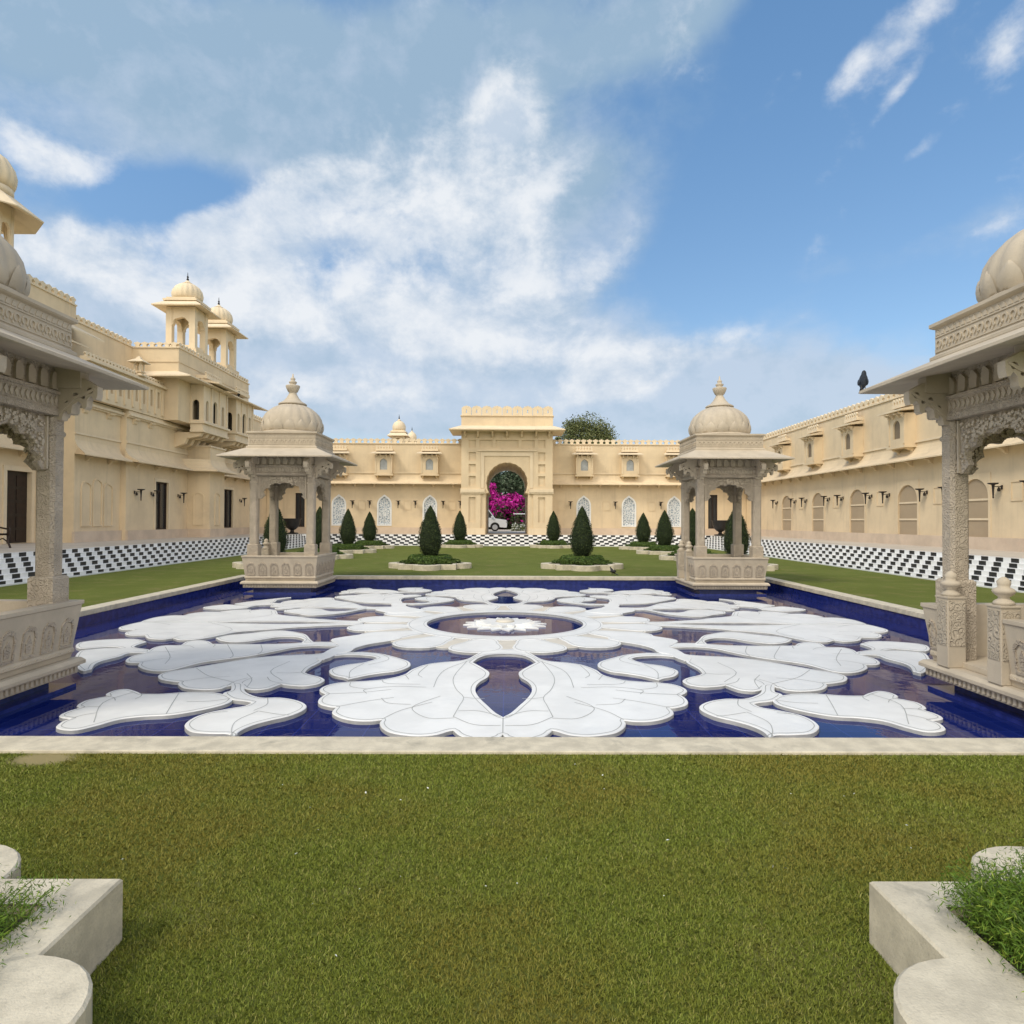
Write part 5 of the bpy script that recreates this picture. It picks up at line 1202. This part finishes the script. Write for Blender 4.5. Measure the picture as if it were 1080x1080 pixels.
def ferns(name, label, cx, cy, n, hw, hh, seed, lean=1.0, size=.016):
    t = thing(name, label, 'plant', (cx, cy, .195)); rg = random.Random(seed); P, D = [], []; st = MB()
    for i in range(n):
        x, y = cx + rg.uniform(-hw, hw), cy + rg.uniform(-hw, hw)

        h_ = hh; a = rg.uniform(0, 6.283); L = h_ * rg.uniform(.6, 1.25)
        p = Vector((x, y, .19)); d = Vector((math.cos(a) * .45 * lean, math.sin(a) * .45 * lean, 1)).normalized(); pts = [p.copy()]
        for k in range(7):
            p = p + d * L / 7; d = (d + Vector((math.cos(a), math.sin(a), 0)) * .13 * lean - Vector((0, 0, .16 * lean * k / 4))).normalized(); pts.append(p.copy())
            if k > 0:
                for q in range(14):
                    w = .055 * (1 - k / 9) + .012; o = Vector((rg.gauss(0, w), rg.gauss(0, w), rg.gauss(0, w * .7)))
                    P.append(tuple(p + o)); D.append((rg.gauss(0, .6), rg.gauss(0, .6), 1))
        st.tube(pts, .0022, 4)
    st.build('stems', M['fern_stem'], t); leaf_mesh('fronds', P, D, size, M['fern_leaf'], t, aspect=.16, jit=.9, seed=seed, fold=.05)
M['fern_stem'] = mat('fern_stem', (0.10, 0.15, 0.03), .7, .2)
ferns('fern', 'bushy bright green feathery fern spilling over the right stone planter', 2.18, 1.86, 4200, .53, .20, 3, .62, .0115)
ferns('fern', 'thin straggly green seedlings in the left stone planter', -2.10, 1.87, 1000, .52, .15, 4, .7, .011)

# ------------------------------------------------------------------ near lawn: real blades of grass
def grass():
    rg = np.random.default_rng(11); n = 900000
    u = rg.random(n); y = 1.05 * (4.64 / 1.05) ** (u ** 0.9)
    half = .86 * y + 1.1; x = rg.uniform(-1, 1, n) * half
    def block(cx, cy, h, r):
        dx, dy = np.abs(x - cx), np.abs(y - cy)
        q = (np.maximum(dx, dy) < h + .004)
        for ax, ay in ((h, 0), (-h, 0), (0, h), (0, -h)): q |= np.hypot(x - cx - ax, y - cy - ay) < r + .004
        return q
    keep = ~(block(-2.16, 1.87, .735, .285) | block(2.15, 1.855, .735, .285)) & (y < 4.655)
    keep &= ~((((x + 3.05) / .26) ** 2 + ((y - 4.55) / .15) ** 2 + rg.random(n) * .8) < 1.1)
    x, y = x[keep], y[keep]; n = len(x)
    h = rg.uniform(.005, .014, n) * (.8 + .12 * y); w = (.0006 + .00036 * y) * rg.uniform(.7, 1.3, n)
    a = rg.uniform(0, 2 * np.pi, n); lean = rg.uniform(.2, 1.6, n) * h; b = rg.uniform(0, 2 * np.pi, n)
    px, py = np.cos(a) * w, np.sin(a) * w
    lx, ly = np.cos(b) * lean, np.sin(b) * lean
    z = np.zeros(n)
    V = np.stack([np.stack([x - px, y - py, z - .002], 1), np.stack([x + px, y + py, z - .002], 1), np.stack([x + px * .7 + lx * .4, y + py * .7 + ly * .4, h * .65], 1), np.stack([x + lx, y + ly, h], 1), np.stack([x - px * .7 + lx * .4, y - py * .7 + ly * .4, h * .65], 1)], 1).reshape(-1, 3)
    me = bpy.data.meshes.new('lawn_grass'); me.vertices.add(5 * n); me.vertices.foreach_set('co', V.astype(np.float32).ravel())
    me.loops.add(5 * n); me.loops.foreach_set('vertex_index', np.arange(5 * n, dtype=np.int32)); me.polygons.add(n)
    me.polygons.foreach_set('loop_start', np.arange(0, 5 * n, 5, dtype=np.int32)); me.polygons.foreach_set('loop_total', np.full(n, 5, dtype=np.int32))
    me.materials.append(M['blade']); me.update(calc_edges=True)
    o = bpy.data.objects.new('lawn_grass', me); COL.objects.link(o); o['kind'] = 'stuff'; tag(o, 'short mown green grass on the near lawn', 'grass')
    P = [(rg.uniform(-2.6, 2.6), rg.uniform(1.3, 4.4), .028) for i in range(46)]
    P = [p for p in P if not (abs(abs(p[0]) - 2.16) < 1.05 and abs(p[1] - 1.86) < 1.05)]
    l = leaf_mesh('fallen_petals', P, [(0, 0, 1)] * len(P), .0075, M['petal_white'], None, .7, .4); l['kind'] = 'stuff'; tag(l, 'tiny pale fallen petals scattered over the near lawn', 'petals')
grass()

# ------------------------------------------------------------------ trees and bougainvillea beyond the wall
def tree(name, label, x, y, z0, h, crown, lobes, n, size, m, seed, trunk_r=.22, group=None):
    t = thing(name, label, 'tree', (x, y, 0), group); rg = random.Random(seed)
    tr = MB(); top = Vector((x, y, z0 + h * .55)); tr.tube([(x, y, -.2), (x + .1, y, z0 + h * .2), (x - .05, y, z0 + h * .4), tuple(top)], [trunk_r, trunk_r * .8, trunk_r * .6, trunk_r * .4], 10)
    P, D = [], []
    C = []
    for i in range(lobes):
        a = rg.uniform(0, 6.283); rr = crown * rg.random() ** .5 * .78; zz = z0 + h * rg.uniform(.42, .9)
        k = 1 - .55 * abs((zz - z0) / h - .55) / .45
        C.append((Vector((x + rr * k * math.cos(a), y + rr * k * math.sin(a), zz)), crown * rg.uniform(.20, .38)))
        tr.tube([(x, y, z0 + h * rg.uniform(.22, .45)), tuple((Vector((x, y, z0 + h * .5)) + C[-1][0]) / 2 + Vector((0, 0, -.1))), tuple(C[-1][0])], [trunk_r * .4, trunk_r * .25, trunk_r * .08], 6)
    for i in range(n):
        c, r = C[rg.randrange(lobes)]; d = Vector((rg.gauss(0, 1), rg.gauss(0, 1), rg.gauss(0, .8))).normalized(); q = rg.random() ** .4
        p = c + d * r * q * rg.uniform(.75, 1.2); P.append(tuple(p)); D.append((d.x, d.y, d.z + .5))
    tr.build('trunk', M['bark'], t); leaf_mesh('crown', P, D, size, m, t, seed=seed, jit=.8)
    return t
tree('tree', 'round crowned grey green tree rising above the wing right of the gatehouse', 9.1, 77, .66, 13.2, 4.6, 46, 21000, .12, M['tree_leaf'], 21, .3)
tree('tree', 'sparse little treetop just right of the gatehouse roof edge', 6.2, 80, .66, 12.0, 1.3, 8, 1300, .11, M['tree_leaf'], 27, .15)
for i, (x, y, h, c, lb) in enumerate(((-3.2, 90, 11, 4.4, 'left'), (.8, 94, 11.5, 4.2, 'middle'), (4.4, 91, 10.5, 4.4, 'right'))):
    tree('tree', 'feathery blue green tree glimpsed high through the archway, %s one of three' % lb, x, y, .66, h, c, 34, 15000, .19, M['pine_leaf'], 31 + i, .28, 'trees seen through the archway')
def bougainvillea():
    t = thing('bougainvillea', 'big mass of magenta bougainvillea blossom seen through the archway', 'bougainvillea', (0, 70, .66)); rg = random.Random(8); P, D, G, E = [], [], [], []
    C = [(rg.uniform(-5, 5), 70 + rg.uniform(-1, 1.2), .66 + rg.uniform(.5, 3.0), rg.uniform(.55, .9)) for i in range(90)] + [(-1.9 + rg.uniform(-.8, .5), 70, rg.uniform(3.6, 5.5), rg.uniform(.3, .6)) for i in range(12)]
    for i in range(34000):
        c = C[rg.randrange(len(C))]; d = Vector((rg.gauss(0, 1), rg.gauss(0, 1), rg.gauss(0, 1))).normalized(); q = c[3] * rg.uniform(.6, 1.1)
        p = (c[0] + d.x * q, c[1] + d.y * q, max(.7, c[2] + d.z * q))
        if rg.random() < max(.12, min(.9, (p[2] - 1.7) * .55 - .12 * p[0] + .12 * math.sin(p[0] * 3))): P.append(p); D.append(tuple(d))
        else: G.append(p); E.append(tuple(d))
    leaf_mesh('blossom', P, D, .15, M['bract'], t, .7, .6, 5); leaf_mesh('foliage', G, E, .17, M['bract_green'], t, .6, .7, 6)
    s = MB()
    for c in C[:24]: s.tube([(c[0] * .6, 70.3, .5), (c[0] * .9, 70.2, c[2] * .6), (c[0], c[1], c[2])], [.06, .04, .015], 6)
    s.build('stems', M['bark'], t)
bougainvillea()
hb = thing('hedge', 'dark green hedge low behind the bougainvillea in the archway', 'hedge', (0, 73, .66)); rg = random.Random(4)
Q = [(rg.uniform(-8, 8), 73 + rg.uniform(-.7, .7), .66 + 3.4 * rg.random()) for i in range(9000)]; leaf_mesh('foliage', Q, [(0, -1, .5)] * len(Q), .16, M['bract_green'], hb, .6, .7, 9)
for x, y, lb in ((.75, 60.5, 'small white flowered shrub in the drive right of the white car'), (1.45, 61.0, 'second white flowered shrub beside the right gate pier')):
    t = thing('flowering_shrub', lb, 'shrub', (x, y, .66)); rg = random.Random(int(x * 10)); P, D = [], []
    for i in range(1400):
        d = Vector((rg.gauss(0, 1), rg.gauss(0, 1), abs(rg.gauss(0, 1)))).normalized(); q = rg.uniform(.5, 1); P.append((x + d.x * .42 * q, y + d.y * .4 * q, .66 + d.z * .75 * q)); D.append(tuple(d))
    leaf_mesh('foliage', P, D, .05, M['tree_leaf'], t, seed=2)
    Q = [P[i] for i in range(0, 1400, 14)]; leaf_mesh('flowers', [(a, b_ - .05, c_ + .03) for a, b_, c_ in Q], [(0, -1, .4)] * len(Q), .06, M['petal_white'], t, .9, .4, 3)

# ------------------------------------------------------------------ vehicles in the drive
def car():
    x1, y, z = .02, 58.0, TZ; L, wd = 4.9, 1.9
    t = thing('parked_car', 'white high roofed car whose front shows through the left side of the archway', 'car', (x1 - L / 2, y, z))
    fr = Fr((x1, y - wd / 2, z), (1, 0, 0), (0, 0, 1), (0, -1, 0))
    def wheelcut(c): return [(c + .40 * math.cos(a), .36 + .40 * math.sin(a)) for a in [math.pi * (1 - i / 10) for i in range(11)]]
    body = [(-L, .35), (-L, 1.15)] + [(-L + .10, 1.20), (-1.05, 1.10), (-.12, .98), (-.02, .90), (0, .55), (-.04, .32)] + list(reversed(wheelcut(-1.02))) + list(reversed(wheelcut(-L + .95)))
    b = MB(); b.prism(body, -wd, 0, fr); bo = b.build('body', M['car_white'], t, bevel=.05, seg=3)
    cab = MB(); c0 = [(-L + .08, 1.09), (-1.0, 1.09), (-1.58, 1.88), (-1.9, 1.98), (-L + .35, 1.98)]
    A = [fr(u, v, -.10 - (.12 if v > 1.5 else 0)) for u, v in c0]; B = [fr(u, v, -wd + .10 + (.12 if v > 1.5 else 0)) for u, v in c0]; cab.loft([A, B]); cab.build('cabin', M['car_white'], t, bevel=.04, seg=3)
    g = MB(); f2 = Fr(fr(0, 0, .047), fr.U, (0, .135, 1))
    g.prism([(-1.55, 1.16), (-1.14, 1.16), (-1.50, 1.66), (-1.62, 1.78), (-2.15, 1.82), (-2.15, 1.16)], -.02, .03, f2); g.prism([(-2.3, 1.16), (-3.9, 1.16), (-3.9, 1.82), (-2.3, 1.82)], -.02, .03, f2)
    g.build('side_window', M['glass'], t)
    w = MB(); a = [fr(-1.04, 1.14, -.22), fr(-1.04, 1.14, -wd + .22), fr(-1.55, 1.83, -wd + .30), fr(-1.55, 1.83, -.30)]; n = Vector((.80, 0, .59)); w.loft([[tuple(p - n * .02) for p in a], [tuple(p + n * .03) for p in a]]); w.build('windscreen', M['glass'], t)
    for c in (-1.02, -L + .95):
        for wv in (-.02, -wd + .24):
            k = MB(); f3 = Fr(fr(c, .36, wv), (1, 0, 0), (0, 0, 1), (0, -1, 0)); k.prism([(.35 * math.cos(a_), .35 * math.sin(a_)) for a_ in [i * math.pi / 14 for i in range(28)]], -.22, 0, f3); o = k.build('wheel', M['rubber'], t, bevel=.02)
            q = MB(); q.prism([(.22 * math.cos(a_), .22 * math.sin(a_)) for a_ in [i * math.pi / 12 for i in range(24)]], .002, .025, f3); q.build('rim', M['chrome'], o)
    h = MB(); h.box(-.10, .012, .72, .90, -.38, .008, fr); h.build('headlight', M['chrome'], t)
    bp = MB(); bp.box(-.08, .06, .30, .52, -wd + .05, -.05, fr); bp.build('bumper', M['rubber'], t, bevel=.03)
    m = MB(); m.box(-1.35, -1.17, 1.14, 1.30, .0, .16, fr); m.build('wing_mirror', M['car_white'], t, bevel=.03)
car()
def buggy():
    x, y, z = 1.75, 63.5, TZ
    t = thing('buggy', 'white roofed open buggy mostly hidden behind the right gate pier', 'buggy', (x, y, z))
    MB().box(x - 1.15, x + 1.15, y - .6, y + .6, z + 1.50, z + 1.58).build('roof', M['car_white'], t, bevel=.03)
    for sx in (-1, 1):
        for sy in (-1, 1): MB().tube([(x + sx * .95, y + sy * .5, z + .5), (x + sx * 1.0, y + sy * .52, z + 1.5)], .025, 8).build('post', M['iron'], t)
    b = MB(); b.prism([(-1.2, .28), (1.2, .28), (1.22, .55), (.9, .85), (.55, .85), (.45, .45), (-.3, .45), (-.35, .62), (-1.2, .62)], -.55, .55, Fr((x, y, z), (1, 0, 0), (0, 0, 1))); b.build('body', M['tree_paint'], t, bevel=.03)
    s = MB(); s.box(x - .75, x - .25, y - .5, y + .5, z + .62, z + .74); s.box(x - .85, x - .75, y - .5, y + .5, z + .62, z + 1.1); s.build('seat', M['wood'], t, bevel=.03)
    for sx in (-.75, .78):
        for sy in (-1, 1):
            k = MB(); f3 = Fr((x + sx, y + sy * .55, z + .24), (1, 0, 0), (0, 0, 1)); k.prism([(.24 * math.cos(a_), .24 * math.sin(a_)) for a_ in [i * math.pi / 12 for i in range(24)]], -.09, .09, f3); k.build('wheel', M['rubber'], t)
M['tree_paint'] = mat('dark_green_paint', (0.03, 0.05, 0.03), .4, .05)
buggy()

# ------------------------------------------------------------------ small things
def bench(x, y, label):
    t = thing('garden_bench', label, 'bench', (x, y, TZ))
    Z = TZ; L = 1.5
    for s in (0, 1):
        yy = y + s * L; f = Fr((x, yy, Z), (1, 0, 0), (0, 0, 1))
        b = MB()
        b.tube([f(.50, 0, 0), f(.46, .10, 0), (f(.40, .20, 0)), f(.44, .36, 0), f(.38, .43, 0)], .03, 8); b.tube([f(-.02, 0, 0), f(.05, .12, 0), f(.12, .24, 0), f(.06, .40, 0)], .03, 8)
        b.tube([f(.06, .40, 0), f(.0, .62, 0), f(-.08, .86, 0), f(-.14, .94, 0)], .028, 8); b.tube([f(.12, .24, 0), f(.26, .30, 0), f(.40, .20, 0)], .02, 6)
        b.tube([f(-.02, .66, 0), f(.16, .64, 0), f(.36, .60, 0), f(.46, .62, 0), f(.48, .56, 0), f(.44, .36, 0)], .028, 8); b.tube([f(.06, .41, 0), f(.40, .42, 0)], .025, 6)
        b.build('end_frame', M['wood'], t)
    s = MB()
    for i in range(6): s.box(x + .06 + i * .063, x + .11 + i * .063, y - .02, y + L + .02, Z + .435, Z + .46)
    s.build('seat', M['wood'], t)
    k = MB()
    for i in range(6):
        v = .52 + i * .065; u = .02 - (v - .40) * .28; k.box(u + x - .012, u + x + .012, y - .02, y + L + .02, Z + v, Z + v + .045)
    k.build('backrest', M['wood'], t)
bench(-15.95, 19.75, 'dark scrolled garden bench on the left terrace in front of the doors')
def urn(x, y, label):
    t = thing('bronze_urn', label, 'urn', (x, y, TZ), 'dark urns at the far corners')
    b = MB(); b.lathe([(.10, TZ + .26), (.22, TZ + .30), (.40, TZ + .48), (.50, TZ + .70), (.52, TZ + .90), (.56, TZ + .96), (.58, TZ + 1.0), (.54, TZ + 1.0), (.48, TZ + .92), (.05, TZ + .80)], 32, x, y); b.build('bowl', M['bronze'], t)
    p = MB(); p.square([(.30, TZ), (.30, TZ + .08), (.2, TZ + .10)], x, y); p.lathe([(.16, TZ + .10), (.10, TZ + .2), (.14, TZ + .27)], 20, x, y); p.build('foot', M['bronze'], t)
urn(-13.7, 43.4, 'big dark bronze urn seen through the far left kiosk'); urn(13.7, 43.4, 'big dark bronze urn seen through the far right kiosk')
def bird(name, x, y, z, rz, label, cat, s=1.0, m='feather', stand=.04):
    t = thing(name, label, cat, (0, 0, 0))
    b = MB(); rings = []
    path = [((-.10, .0), .012), ((-.075, .03), .035), ((-.04, .055), .052), ((.0, .085), .058), ((.03, .125), .048), ((.045, .155), .033), ((.055, .175), .030), ((.065, .195), .024), ((.072, .21), .008)]
    for (u, v), r in path: rings.append([(u - .6 * r * math.sin(a) * .6, r * math.cos(a), v + r * math.sin(a) * .8 + stand) for a in [2 * math.pi * j / 14 for j in range(14)]])
    b.loft(rings, True, True)
    b.add([(-.09, -.02, .03 + stand), (-.09, .02, .03 + stand), (-.20, .03, -.035 + stand), (-.20, -.03, -.035 + stand), (-.09, -.02, .015 + stand), (-.09, .02, .015 + stand), (-.20, .03, -.045 + stand), (-.20, -.03, -.045 + stand)], [(0, 1, 2, 3), (7, 6, 5, 4), (0, 4, 5, 1), (1, 5, 6, 2), (2, 6, 7, 3), (3, 7, 4, 0)])
    b.build('body', M[m], t)
    for q in (-1, 1):
        w = MB(); w.ball((-.03, q * .05, .075 + stand), .085, .014, .04, 12, 8); w.build('wing', M[m], t)
    bk = MB(); bk.tube([(.078, 0, .20 + stand), (.105, 0, .192 + stand)], [.008, .001], 6); bk.build('beak', M['beak'], t)
    for q in (-1, 1): MB().tube([(.0, q * .022, .05 + stand), (.005, q * .022, 0.001)], .005, 6).build('leg', M['beak'], t)
    t.location = (x, y, z); t.rotation_euler = (0, 0, rz); t.scale = (s, s, s)
bird('pigeon', KX - 1.37, 6.64 + 1.36, 3.165, R(250), 'slate grey pigeon perched on eave tip of the right kiosk', 'bird', .90, 'feather', .035)
bird('crow', 3.15, 20.1, .0, R(150), 'small black bird on the grass behind the far pool edge', 'bird', .95, 'feather_black')
bird('pigeon', -14.72, 37.2, 8.30, R(-60), 'tiny dark bird resting on the upper eave of the left palace', 'bird', 1.2, 'feather_black')
